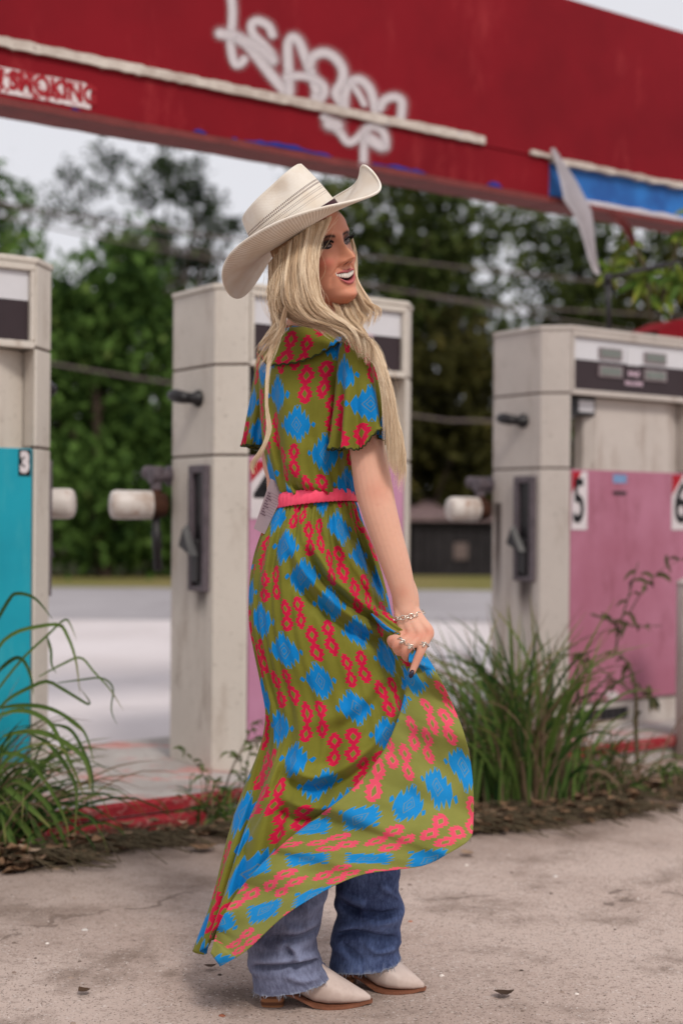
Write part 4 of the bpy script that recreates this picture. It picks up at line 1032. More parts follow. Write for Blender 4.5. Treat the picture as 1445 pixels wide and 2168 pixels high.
# ---------------------------------------------------------------- printed cloth
def print_mat(name, olive, olive2, red, blue, cw=0.077, ch=0.076, rot=0.0, sheen=0.15):
    m = Mat(name, 0.72, 0.2)
    x, y, _ = m.uv(); x, y = x * 0.88, y * 0.88
    nz_ = m.noise(9, 2, 0.5, m.coord('UV')) - 0.5; nz2 = m.noise(7, 2, 0.5, m.scaled(m.coord('UV'), (1.3, -1, 1))) - 0.5
    x, y = x + nz_ * 0.034, y + nz2 * 0.034
    # skewed lattice: every other cell a blue star, the rest red linked diamonds
    SK = 0.40
    xs = x + y * SK; col = (xs / cw).floor(); off = col * 0.019
    row = ((y + off) / ch).floor(); yc = (row + 0.5) * ch - off; xc = (col + 0.5) * cw - yc * SK
    lx = x - xc; ly = y - yc; isred = (row + col).mod(2.0).gt(0.5)
    sc = isred * 0.17 + 0.91; lx = lx * sc; ly = ly * sc
    ax, ay = lx.abs(), ly.abs()
    spike = ax.pp(0.0042) / 0.0042
    body = (ay - ((1.0 - ax / 0.0285) * 0.027 + spike * 0.0125)).lt(0.0) * ax.lt(0.0255)
    edge = (ay - ((1.0 - ax / 0.0285) * 0.0265 + spike * 0.0112 - 0.0012)).gt(0.0) * body
    dia = ax / 0.0105 + ay / 0.0165
    ring = dia.gt(0.84) * dia.lt(1.0) + dia.gt(0.36) * dia.lt(0.50)
    dots = (ax / 0.0050 + (ay - 0.0385).abs() / 0.0062).lt(1.0) + ((ax - 0.0315).abs() / 0.0050 + ay / 0.0062).lt(1.0)
    fb = (body + dots).min(1.0) * (1.0 - isred)
    sx = lx.sign(); cx = (ax - 0.0175).abs(); cy0 = ly + sx * 0.0050; cy = (cy0.abs() - 0.0185).abs()
    saw = cy.pp(0.0042) / 0.0042
    rb_ = (cx - ((1.0 - cy / 0.0235) * 0.0125 + saw * 0.0058)).lt(0.0) * cy.lt(0.0205)
    hole = (cx / 0.0052 + cy / 0.0085).lt(1.0)
    rim = (cx / 0.0064 + cy / 0.0104).lt(1.0)
    fr = rb_ * (1.0 - hole) * isred
    n1 = m.noise(6, 4, 0.6, m.coord('UV'))
    c = m.mix(n1.sm(0.3, 0.7), olive, olive2)
    c = m.mix(fb, c, blue); c = m.mix(fb * body * ring.min(1.0), c, tuple(0.55 * a + 0.45 * b for a, b in zip(blue, olive))); c = m.mix(fb * edge * 0.35, c, tuple(0.6 * a + 0.4 * b for a, b in zip(blue, (0.3, 0.7, 0.8))))
    c = m.mix(fr, c, red); c = m.mix(fr * rim * 0.6, c, tuple(min(1, v * 1.25 + 0.05) for v in red))
    m.color(c)
    weave = m.noise(900, 1, 0.5, m.coord('UV'))
    m.bump(weave * 0.5 + m.noise(26, 4, 0.6, m.coord('UV')) * 1.2, 0.18, 0.004)
    m.set(Sheen_Weight=sheen, Sheen_Roughness=0.4)
    tr = m.nt.nodes.new('ShaderNodeBsdfTranslucent'); m.nt.links.new(c, tr.inputs[0]); mx = m.nt.nodes.new('ShaderNodeMixShader'); mx.inputs[0].default_value = 0.18
    m.nt.links.new(m.b.outputs[0], mx.inputs[1]); m.nt.links.new(tr.outputs[0], mx.inputs[2]); m.nt.links.new(mx.outputs[0], m.out.inputs[0])
    return m.m
OLIVE, OLIVE2 = srgb(134, 132, 46), srgb(118, 116, 38)
RED, BLUE = srgb(206, 22, 68), srgb(0, 132, 206)
M_PRINT = print_mat('aztec_print_cloth', OLIVE, OLIVE2, RED, BLUE)
M_PRINT_IN = print_mat('aztec_print_cloth_reverse', srgb(146, 146, 72), srgb(130, 132, 60), srgb(232, 84, 108), srgb(22, 140, 208))
M_NEON = Mat('neon_pink_ribbon', 0.6, 0.3); M_NEON.color(M_NEON.mix(M_NEON.noise(60, 3).sm(0.3, 0.7), (1.0, 0.10, 0.19), (0.92, 0.075, 0.155))); M_NEON = M_NEON.m
M_EDGE = simple('overlocked_dark_hem', srgb(60, 66, 34), 0.8, 0.2, 0.4, 200)

dress = empty('dress', (0, 0, 0)); ROOTM['dress'] = Matrix.Identity(4)
dress.parent = woman; dress.matrix_parent_inverse = ROOTM['person'].inverted()

# ---------------------------------------------------------------- skirt
sk = [(0.00, 585, 1066, 753, 1060, 3.12, .100), (0.06, 562, 1112, 768, 1112, 3.12, .122), (0.14, 538, 1185, 795, 1185, 3.12, .140), (0.22, 529, 1250, 815, 1250, 3.12, .148),
      (0.30, 530, 1320, 832, 1318, 3.12, .150), (0.38, 542, 1385, 852, 1378, 3.12, .150), (0.46, 556, 1450, 880, 1440, 3.12, .150), (0.54, 567, 1515, 905, 1500, 3.12, .150),
      (0.62, 560, 1585, 920, 1560, 3.12, .152), (0.72, 526, 1685, 930, 1630, 3.12, .156), (0.82, 490, 1790, 930, 1690, 3.11, .160), (0.91, 455, 1910, 915, 1740, 3.11, .165), (1.0, 420, 2022, 890, 1790, 3.11, .168)]
R, ts, th = lr_rings(sk, 190, 300, 2.15)
T = ts[:, None]; TH = th[None, :]
near = np.clip(np.sin(TH) * 1.6 + 0.2, 0, 1) * np.ones_like(T)
C_ = R.mean(1, keepdims=True); out_ = R - C_; out_[..., 2] *= 0.15; out_ /= np.linalg.norm(out_, axis=2, keepdims=True) + 1e-9
rng = np.random.default_rng(8)
ph = rng.uniform(0, 6.28, 8)
fold = 0.0032 * np.exp(-T / 0.07) * (np.sin(46 * TH + 2 * np.sin(3 * TH)) + 0.7 * np.sin(71 * TH + ph[0])) * sstep(0, 0.02, T)
fold = fold + 0.0045 * np.exp(-((T - 0.12) / 0.10) ** 2) * np.sin(19 * TH + ph[1] + 2 * T)
fold = fold + sstep(0.38, 0.95, T) * (0.016 * np.sin(7 * TH - 5.0 * T + ph[2]) + 0.010 * np.sin(12 * TH + 6 * T + ph[3]) + 0.006 * np.sin(21 * TH - 9 * T + ph[4]))
fine = np.zeros_like(fold)
for kk in range(10):
    k0 = rng.integers(14, 46); t0 = rng.uniform(.12, .95); fine = fine + rng.uniform(.0012, .0030) * np.sin(k0 * TH + rng.uniform(-7, 7) * T + rng.uniform(0, 6.28)) * np.exp(-((T - t0) / rng.uniform(.10, .25)) ** 2) * (0.5 + 0.5 * np.sin(rng.integers(2, 6) * TH + rng.uniform(0, 6.28)))
fold = fold + fine
R = R + out_ * fold[..., None]
R[..., 2] += (sstep(0.55, 1.0, T) * np.clip(np.sin(TH), 0, 1) * 0.085)
skirt_folds = [
 ([(652, 1128), (688, 1200), (738, 1252), (798, 1296), (834, 1322)], 11, .026), ([(640, 1150), (690, 1232), (745, 1285), (826, 1338)], 10, -.018),
 ([(600, 1110), (632, 1190), (694, 1262), (770, 1318), (830, 1345)], 12, .022), ([(612, 1215), (680, 1290), (760, 1345), (836, 1368)], 13, -.022),
 ([(700, 1110), (745, 1190), (800, 1270), (836, 1320)], 9, .015), ([(725, 1100), (772, 1180), (818, 1280)], 8, -.015), ([(755, 1085), (790, 1170), (826, 1270), (838, 1325)], 8, .012),
 ([(570, 1110), (556, 1180), (560, 1260)], 14, .008), ([(600, 1080), (585, 1150), (575, 1230)], 8, -.007), ([(635, 1080), (640, 1130), (650, 1170)], 7, .006), ([(668, 1078), (676, 1120), (690, 1160)], 6, -.006),
 ([(795, 1292), (818, 1304), (836, 1328)], 10, .022), ([(560, 1440), (640, 1470), (760, 1460), (850, 1400)], 40, -.008),
 ([(590, 1600), (650, 1640), (720, 1625), (800, 1560), (848, 1470), (862, 1400)], 13, .020), ([(588, 1640), (650, 1672), (730, 1658), (800, 1600)], 12, -.020),
 ([(585, 1680), (650, 1705), (720, 1695), (780, 1640)], 12, .020), ([(580, 1715), (640, 1742), (700, 1725)], 10, -.020), ([(700, 1560), (780, 1500), (840, 1430)], 14, -.010), ([(640, 1540), (740, 1500), (835, 1410)], 18, .008),
 ([(578, 1520), (556, 1600), (536, 1690), (520, 1780), (505, 1880), (488, 1990)], 10, -.030), ([(590, 1560), (575, 1650), (560, 1740), (540, 1850), (515, 1960)], 13, .018),
 ([(545, 1620), (510, 1740), (478, 1860), (450, 1985)], 13, .016), ([(500, 1800), (470, 1920), (450, 2020)], 8, -.014)]
R = crease(R, near, skirt_folds)
V_, F_ = loft_geo(R)
SK_BVH = bvh_of(V_, F_)
o = mk('skirt', V_, F_, M_PRINT, dress, True, arc_uv(R, 0.06, 0.013))
sm_ = o.modifiers.new('thickness', 'SOLIDIFY'); sm_.thickness = 0.0016
def hem_line(name, pts, r, mat, parent):
    tv, tf = tube_geo(pts, r, 6); return mk(name, tv, tf, mat, parent)
# swept front panel, lifted in the hand and blown sideways: its paler reverse shows
Uc = smooth_path([(866, 1372), (862, 1430), (847, 1505), (812, 1588), (752, 1664), (682, 1722), (602, 1784), (524, 1862), (470, 1945), (446, 2018)], 160)
Hc = smooth_path([(893, 1372), (928, 1432), (962, 1502), (988, 1575), (1000, 1655), (1001, 1745), (992, 1778), (950, 1806), (890, 1834), (770, 1851), (690, 1884), (600, 1940), (522, 2012), (466, 2046)], 160)
nu, nv = 160, 60; rows = np.zeros((nu, nv, 3)); 
for i in range(nu):
    s = i / (nu - 1)
    y0 = min(hitY(SK_BVH, Uc[i][0], Uc[i][1], 2.95), 2.99) - 0.016
    y1 = interp([0, .1, .3, .55, .8, 1], [2.96, 2.94, 2.90, 2.83, 2.85, 2.92], s)
    for j in range(nv):
        v = j / (nv - 1)
        px = Uc[i][0] * (1 - v) + Hc[i][0] * v; py = Uc[i][1] * (1 - v) + Hc[i][1] * v
        bow = math.sin(v * math.pi) * (0.014 * math.sin(math.pi * min(1, s * 1.3)) )
        Y = y0 * (1 - v) + y1 * v - bow
        rip = 0.017 * math.sin(s * 46 + 1.2 * v) * math.exp(-((s - 0.15) / 0.16) ** 2) * (0.35 + 0.9 * v) + 0.013 * math.sin(s * 15 + 3.0 * v + 0.7) * sstep(0.15, 0.4, s) * (0.25 + 0.75 * v) + 0.006 * math.sin(s * 31 - 4 * v) * v + 0.0022 * math.sin(s * 83 + 6 * v) * math.sin(s * 9 + 1) * (0.3 + v) + 0.0016 * math.sin(s * 61 - 9 * v)
        hy = hitY(SK_BVH, px, py, 9.0)
        rows[i, j] = P(px, py, min(Y + rip, hy - 0.006))
V_, F_ = loft_geo(rows, closed=False)
du = np.linalg.norm(np.diff(rows[:, nv // 2 + 10], axis=0), axis=1); uu = np.concatenate([[0], np.cumsum(du)])
dv = np.linalg.norm(np.diff(rows, axis=1), axis=2); vv = np.concatenate([np.zeros((nu, 1)), np.cumsum(dv, 1)], 1)
vv = vv - vv[:, -1:]
uvp = np.stack([np.repeat(uu[:, None], nv, 1), vv], -1).reshape(-1, 2)
uvp = uvp[:, ::-1] * np.array([[-1.0, 1.0]])
o = mk('skirt_panel', V_, F_, M_PRINT_IN, dress, True, uvp)
sm_ = o.modifiers.new('thickness', 'SOLIDIFY'); sm_.thickness = 0.0015; sm_.offset = 0
PANEL_BVH = bvh_of(V_, F_)
# gathered knot of cloth running up into the fist
kn = []
for i, (x, y, Y, r) in enumerate([(796, 1298, 2.995, .012), (815, 1312, 2.972, .017), (832, 1332, 2.962, .019), (846, 1358, 2.968, .020), (862, 1384, 2.972, .020), (872, 1408, 2.975, .016)]):
    kn.append((x, y, Y, r))
kp = smooth_path(kn, 40); ring_n = 44; kr = []
for i in range(40):
    c = np.array(P(*kp[i][:3])); t = np.array(P(*kp[min(i + 1, 39)][:3])) - np.array(P(*kp[max(i - 1, 0)][:3])); u, v = frame_of(t); u, v = np.array(u), np.array(v)
    a = np.arange(ring_n) / ring_n * 2 * math.pi
    rr = kp[i][3] * (1 + 0.16 * np.sin(7 * a + 0.06 * i) + 0.08 * np.sin(13 * a - 0.1 * i))
    kr.append(c + np.cos(a)[:, None] * u * rr[:, None] + np.sin(a)[:, None] * v * rr[:, None] * 0.75)
kr = np.array(kr); V_, F_ = loft_geo(kr); mk('gathered_cloth', V_, F_, M_PRINT, dress, True, arc_uv(kr, 0.31, 0.02))

# ---------------------------------------------------------------- bodice
bo = [(0.00, 602, 692, 700, 690, 3.13, .052), (0.06, 574, 708, 742, 706, 3.12, .080), (0.13, 556, 728, 768, 726, 3.12, .100), (0.25, 549, 775, 772, 775, 3.12, .115), (0.45, 550, 850, 762, 850, 3.12, .122),
      (0.65, 556, 925, 750, 925, 3.12, .122), (0.82, 568, 990, 750, 995, 3.12, .118), (0.93, 580, 1032, 756, 1034, 3.12, .112), (0.985, 586, 1049, 756, 1046, 3.12, .106), (1.0, 589, 1053, 752, 1049, 3.12, .098)]
R, ts, th = lr_rings(bo, 130, 240, 2.1)
T = ts[:, None]; TH = th[None, :]
# the back turned towards the near shoulder: shear depth so the right shoulder comes forward
px, py = to_px(R)
R[..., 1] -= (px - 655) * 0.00028 * sstep(0.0, 0.2, T) * (1 - 0.75 * sstep(0.4, 0.95, T))
C_ = R.mean(1, keepdims=True); out_ = R - C_; out_[..., 2] *= 0.1; out_ /= np.linalg.norm(out_, axis=2, keepdims=True) + 1e-9
fold = 0.004 * sstep(0.82, 1.0, T) * np.sin(38 * TH + ph[5] + 1.5 * np.sin(4 * TH)) + 0.004 * sstep(0.5, 0.95, T) * np.sin(15 * TH + ph[6] - 2 * T) + 0.0025 * np.sin(6 * TH + 5 * T)
R = R + out_ * fold[..., None]
near = np.clip(np.sin(TH) * 1.6 + 0.2, 0, 1) * np.ones_like(T)
R = crease(R, near, [([(575, 800), (580, 870), (590, 960), (600, 1040)], 9, -.012), ([(560, 880), (578, 960), (606, 1030), (640, 1052)], 10, .012), ([(715, 760), (712, 850), (722, 940), (740, 1030)], 14, -.014),
   ([(600, 800), (606, 900), (626, 1000), (660, 1044)], 22, .008), ([(600, 960), (640, 1020), (720, 1042)], 14, .010), ([(660, 900), (664, 980), (690, 1036)], 12, -.006), ([(640, 780), (650, 870), (650, 950)], 16, -.004), ([(600, 1000), (628, 1034), (690, 1048)], 6, -.010)])
V_, F_ = loft_geo(R, True, True, True)
BO_BVH = bvh_of(V_, F_)
uvb = arc_uv(R, 0.02, 0.030)
mk('bodice', V_, F_, M_PRINT, dress, True, uvb)
# ---------------------------------------------------------------- waistband
wb = [(0, 583, 1048, 758, 1038, 3.12, .113), (0.3, 582, 1056, 758, 1045, 3.12, .115), (0.7, 581, 1072, 758, 1056, 3.12, .115), (1, 579, 1080, 758, 1063, 3.12, .114)]
R, ts, th = lr_rings(wb, 12, 220, 2.1); TH = th[None, :]; T = ts[:, None]
R[..., 2] += 0.006 * np.clip(np.sin(TH), 0, 1) + 0.0007 * np.sin(60 * TH) * np.where(T < 0.5, 1, -1) * np.abs(T - 0.5) * 2
C_ = R.mean(1, keepdims=True); out_ = R - C_; out_[..., 2] = 0; out_ /= np.linalg.norm(out_, axis=2, keepdims=True)
R = R + out_ * (0.0004 * np.sin(48 * TH + 1) + 0.003 * np.sin(T * math.pi))[..., None]
V_, F_ = loft_geo(R); o = mk('waistband', V_, F_, M_NEON, dress); o.modifiers.new('thickness', 'SOLIDIFY').thickness = 0.002
# ---------------------------------------------------------------- flutter sleeves
def sleeve(levels, flute, seed, u0, curl):
    R, ts, th = lr_rings(levels, 70, 200, 2.0); T = ts[:, None]; TH = th[None, :]
    C_ = R.mean(1, keepdims=True); out_ = R - C_; out_[..., 2] *= 0.2; out_ /= np.linalg.norm(out_, axis=2, keepdims=True) + 1e-9
    p = np.random.default_rng(seed).uniform(0, 6.28, 4)
    fl = sstep(0.15, 1.0, T) * flute * (np.sin(7 * TH + p[0]) + 0.5 * np.sin(11 * TH + p[1])) + 0.0025 * sstep(0.86, 1.0, T) * np.sin(54 * TH)
    R = R + out_ * fl[..., None]
    R[..., 2] += sstep(0.9, 1.0, T) * 0.0022 * np.sin(49 * TH + 1) + curl(TH) * sstep(0.75, 1.0, T)
    V_, F_ = loft_geo(R, True, True, False)
    o = mk('sleeve', V_, F_, M_PRINT, dress, True, arc_uv(R, 0.1, u0)); o.modifiers.new('thickness', 'SOLIDIFY').thickness = 0.0014
    tv, tf = tube_geo([Vector(q) for q in np.vstack([R[-1], R[-1][:1]])], 0.0018, 5, cap=False); mk('sleeve_hem', tv, tf, M_EDGE, o)
    return V_, F_
SV, SF = sleeve([(0, 738, 712, 766, 716, 3.00, .018), (0.06, 722, 722, 782, 724, 3.00, .040), (0.14, 716, 740, 792, 738, 3.00, .056), (0.3, 713, 785, 803, 782, 3.00, .066), (0.6, 709, 865, 818, 860, 3.00, .074), (0.85, 705, 928, 826, 915, 3.00, .080), (1, 702, 952, 830, 934, 3.00, .083)],
       0.0165, 4, 0.055, lambda a: 0.026 * np.exp(-((a - 1.05) / 0.30) ** 2) - 0.010 * np.exp(-((a - 1.75) / 0.4) ** 2))
SL_BVH = bvh_of(SV, SF)
sleeve([(0, 560, 718, 590, 716, 3.24, .016), (0.08, 548, 730, 600, 726, 3.24, .045), (0.25, 541, 775, 598, 770, 3.24, .060), (0.6, 529, 865, 592, 860, 3.24, .066), (1, 518, 944, 575, 950, 3.24, .070)], 0.005, 5, 0.02, lambda a: 0 * a)
# ---------------------------------------------------------------- collar ruffle lying over the shoulders
ci = smooth_path([(566, 706), (585, 698), (604, 694), (630, 691), (660, 689), (690, 689), (716, 694), (742, 698)], 90)
cb = smooth_path([(546, 742), (556, 762), (574, 772), (610, 770), (646, 762), (682, 746), (714, 727), (738, 712)], 90)
rows = np.zeros((90, 26, 3))
def clothY(x, y):
    return min(hitY(BO_BVH, x, y, 3.12), hitY(SL_BVH, x, y, 9.0))
for i in range(90):
    for j in range(26):
        v = j / 25; x = ci[i][0] * (1 - v) + cb[i][0] * v; y = ci[i][1] * (1 - v) + cb[i][1] * v
        w_ = math.sin(i * 1.05) * 1.6 * max(0, (v - 0.75) * 4)
        y += w_
        rows[i, j] = P(x, y, clothY(x, min(y, 760)) - 0.006 - 0.010 * v - 0.003 * math.sin(i * 0.33) * v - 0.0015 * math.sin(i * 1.05 + 1) * v)
k = np.ones(7) / 7
for j in range(26): rows[:, j, 1] = np.convolve(np.pad(rows[:, j, 1], 3, mode='edge'), k, 'valid')
V_, F_ = loft_geo(rows, False)
uvc = np.stack([np.repeat(np.arange(90)[:, None] * 0.00235 + 0.024, 26, 1), np.repeat(-np.arange(26)[None] * 0.0030 + 0.07, 90, 0)], -1).reshape(-1, 2)
o = mk('collar', V_, F_, M_PRINT, dress, True, uvc); o.modifiers.new('thickness', 'SOLIDIFY').thickness = 0.0016
tv, tf = tube_geo([Vector(q) for q in rows[:, -1]], 0.0021, 6); mk('collar_hem', tv, tf, M_EDGE, o)
# ---------------------------------------------------------------- card tag on the waist
M_CARD = simple('paper_card', srgb(190, 172, 178), 0.7, 0.2, 0.06, 10)
tY = 3.06
tg = [P(573, 1013, tY), P(537, 1119, tY - .01), P(560, 1131, tY - .01), P(606, 1030, tY)]
bm = bmesh.new(); bm.faces.new([bm.verts.new(v) for v in tg]); bmesh.ops.solidify(bm, geom=list(bm.faces), thickness=0.0008); tagc = mkbm('hang_tag', bm, M_CARD, dress)
bm = bmesh.new()
def tagpt(a, b): return tg[0].lerp(tg[3], a).lerp(tg[1].lerp(tg[2], a), b) + Vector((0, -0.0022, 0))
for i in range(9):
    b = 0.24 + i * 0.052
    bm.faces.new([bm.verts.new(tagpt(a, bb)) for a, bb in ((0.08, b), (0.95, b), (0.95, b + 0.004), (0.08, b + 0.004))])
    bm.faces.new([bm.verts.new(tagpt(a, bb)) for a, bb in ((0.12, b + 0.016), (0.30 + 0.1 * (i % 3), b + 0.016), (0.30 + 0.1 * (i % 3), b + 0.032), (0.12, b + 0.032))])
mkbm('tag_print', bm, simple('tag_ink', srgb(90, 66, 80), 0.7, 0.2, 0.1, 10), tagc)

# ---------------------------------------------------------------- jeans
def denim(name, light, dark):
    m = Mat(name, 0.85, 0.15); co = m.coord('UV')
    n1 = m.noise(7, 5, 0.65, co); n2 = m.noise(160, 3, 0.7, co, stretch=(1, 0.35, 1)); n3 = m.noise(420, 2, 0.6, co)
    h = m.attr('hem'); w = m.attr('wear')
    c = m.mix((n1 * 0.65 + n2 * 0.35).sm(0.36, 0.66), dark, light)
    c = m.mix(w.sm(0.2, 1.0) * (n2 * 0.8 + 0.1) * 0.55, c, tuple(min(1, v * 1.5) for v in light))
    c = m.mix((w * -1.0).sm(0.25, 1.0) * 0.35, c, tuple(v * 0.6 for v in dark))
    c = m.mix(n3.sm(0.55, 0.75) * 0.35, c, tuple(v * 0.5 for v in dark))
    c = m.mix((h * (n2 * 0.9 + 0.5)).sm(0.35, 0.9), c, srgb(150, 158, 178))
    m.color(c); m.bump(n2 * 0.6 + n3 * 0.6, 0.35, 0.002)
    return m.m
def trouser_leg(levels, folds, mat, u0, seam):
    R, ts, th = lr_rings(levels, 150, 150, 2.25); T = ts[:, None]; TH = th[None, :]
    C_ = R.mean(1, keepdims=True); out_ = R - C_; out_[..., 2] = 0; out_ /= np.linalg.norm(out_, axis=2, keepdims=True) + 1e-9
    rr = np.random.default_rng(int(u0 * 1000)); n_ = 0
    for _ in range(16):
        t0 = rr.uniform(0.6, 0.94); a0 = rr.uniform(0, 6.28); n_ = n_ + rr.uniform(-0.005, 0.007) * np.exp(-((T - t0 - 0.03 * np.sin(TH - a0)) / 0.022) ** 2) * (0.5 + 0.5 * np.cos(TH - a0))
    R = R + out_ * n_[..., None]
    near = np.clip(np.sin(TH) * 1.8 + 0.3, 0, 1) * np.ones_like(T)
    Y0 = R[..., 1].copy(); R = crease(R, near, folds, 1.45)
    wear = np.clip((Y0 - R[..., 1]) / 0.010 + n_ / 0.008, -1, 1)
    px, py = to_px(R)
    d, f = dist_poly(px, py, seam, False); sm = np.exp(-(d / 2.2) ** 2) * (near > 0.5)
    R[..., 1] -= 0.0016 * np.exp(-(d / 3.0) ** 2) * near
    wear = np.clip(wear + 0.7 * sm, -1, 1)
    # frayed, rolled hem
    R[-12:] += (out_[-12:] * 0.003)
    R[-3:, :, 2] += np.array([.1, .3, .55])[:, None] * np.interp(np.arange(len(th)), np.arange(0, len(th), 2), rr.uniform(-.004, .004, (len(th) + 1) // 2))[None]
    hem = np.repeat((sstep(0.966, 0.972, ts) * 0.45 + sstep(0.990, 1.0, ts) * 0.5)[:, None], len(th), 1) * (0.85 + 0.15 * np.sin(23 * TH + 2 * np.sin(7 * TH)))
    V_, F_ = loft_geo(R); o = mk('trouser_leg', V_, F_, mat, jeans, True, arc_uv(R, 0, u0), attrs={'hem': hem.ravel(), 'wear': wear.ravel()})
    o.modifiers.new('thickness', 'SOLIDIFY').thickness = 0.003
    # loose threads
    tv, tf = [], []
    for _ in range(70):
        i = rr.integers(0, len(th)); p = Vector(R[-1, i]); q = p + Vector((rr.uniform(-.006, .006), rr.uniform(-.005, .002), -rr.uniform(.003, .010))); tube_geo([p + Vector((0, 0, .003)), p.lerp(q, .5), q], [.0006, .0005, .0003], 3, tv, tf)
    mk('frayed_thread', tv, tf, M_THREAD, o)['kind'] = 'stuff'
M_THREAD = simple('pale_denim_thread', srgb(172, 178, 194), 0.9, 0.1, 0.2, 50)
jeans = empty('jeans', (0, 0, 0)); ROOTM['jeans'] = Matrix.Identity(4); jeans.parent = woman; jeans.matrix_parent_inverse = ROOTM['person'].inverted()
DEN_A = denim('faded_grey_denim', srgb(128, 134, 160), srgb(80, 82, 104)); DEN_B = denim('blue_denim', srgb(104, 122, 164), srgb(52, 62, 96))
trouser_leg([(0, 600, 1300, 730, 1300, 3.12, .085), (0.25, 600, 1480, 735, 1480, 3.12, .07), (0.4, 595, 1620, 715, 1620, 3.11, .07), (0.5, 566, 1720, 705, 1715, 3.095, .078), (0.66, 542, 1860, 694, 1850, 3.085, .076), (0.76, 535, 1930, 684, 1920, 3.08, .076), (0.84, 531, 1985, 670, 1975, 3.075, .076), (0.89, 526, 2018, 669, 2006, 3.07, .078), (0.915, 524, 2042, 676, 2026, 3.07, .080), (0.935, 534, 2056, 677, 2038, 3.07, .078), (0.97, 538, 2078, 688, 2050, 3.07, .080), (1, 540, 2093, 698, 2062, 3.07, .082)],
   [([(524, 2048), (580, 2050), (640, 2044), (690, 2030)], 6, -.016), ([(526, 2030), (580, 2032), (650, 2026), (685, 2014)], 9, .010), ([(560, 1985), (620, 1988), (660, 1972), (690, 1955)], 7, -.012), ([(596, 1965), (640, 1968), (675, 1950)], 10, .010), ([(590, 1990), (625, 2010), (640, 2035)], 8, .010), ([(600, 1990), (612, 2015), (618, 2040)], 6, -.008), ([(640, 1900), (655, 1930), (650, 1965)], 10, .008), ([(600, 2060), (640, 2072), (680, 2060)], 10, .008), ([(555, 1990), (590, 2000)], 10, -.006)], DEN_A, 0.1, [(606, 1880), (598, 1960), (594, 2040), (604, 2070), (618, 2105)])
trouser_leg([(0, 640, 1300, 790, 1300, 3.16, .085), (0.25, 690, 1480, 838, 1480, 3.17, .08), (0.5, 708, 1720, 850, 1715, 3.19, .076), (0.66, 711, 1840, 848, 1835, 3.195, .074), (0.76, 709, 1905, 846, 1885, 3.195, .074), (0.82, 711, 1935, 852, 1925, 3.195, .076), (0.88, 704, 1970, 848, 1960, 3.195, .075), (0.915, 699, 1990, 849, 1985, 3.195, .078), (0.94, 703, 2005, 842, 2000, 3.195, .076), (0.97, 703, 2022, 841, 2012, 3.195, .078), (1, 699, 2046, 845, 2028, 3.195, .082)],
   [([(706, 1900), (740, 1925), (775, 1935), (815, 1938), (855, 1925)], 7, -.016), ([(712, 1885), (750, 1905), (780, 1918)], 9, .010), ([(760, 1925), (790, 1950), (850, 1945)], 9, .013), ([(705, 1985), (750, 1975), (800, 1985), (850, 1988)], 6, -.013), ([(704, 1965), (760, 1958), (820, 1968)], 9, .009), ([(770, 1995), (800, 2012), (845, 2000)], 8, .009), ([(720, 1995), (750, 2020), (770, 2040)], 7, -.008), ([(800, 1868), (830, 1890), (848, 1900)], 8, .007), ([(700, 2000), (740, 2030)], 9, .006)], DEN_B, 0.4, [(755, 1850), (764, 1920), (760, 1980), (762, 2058)])

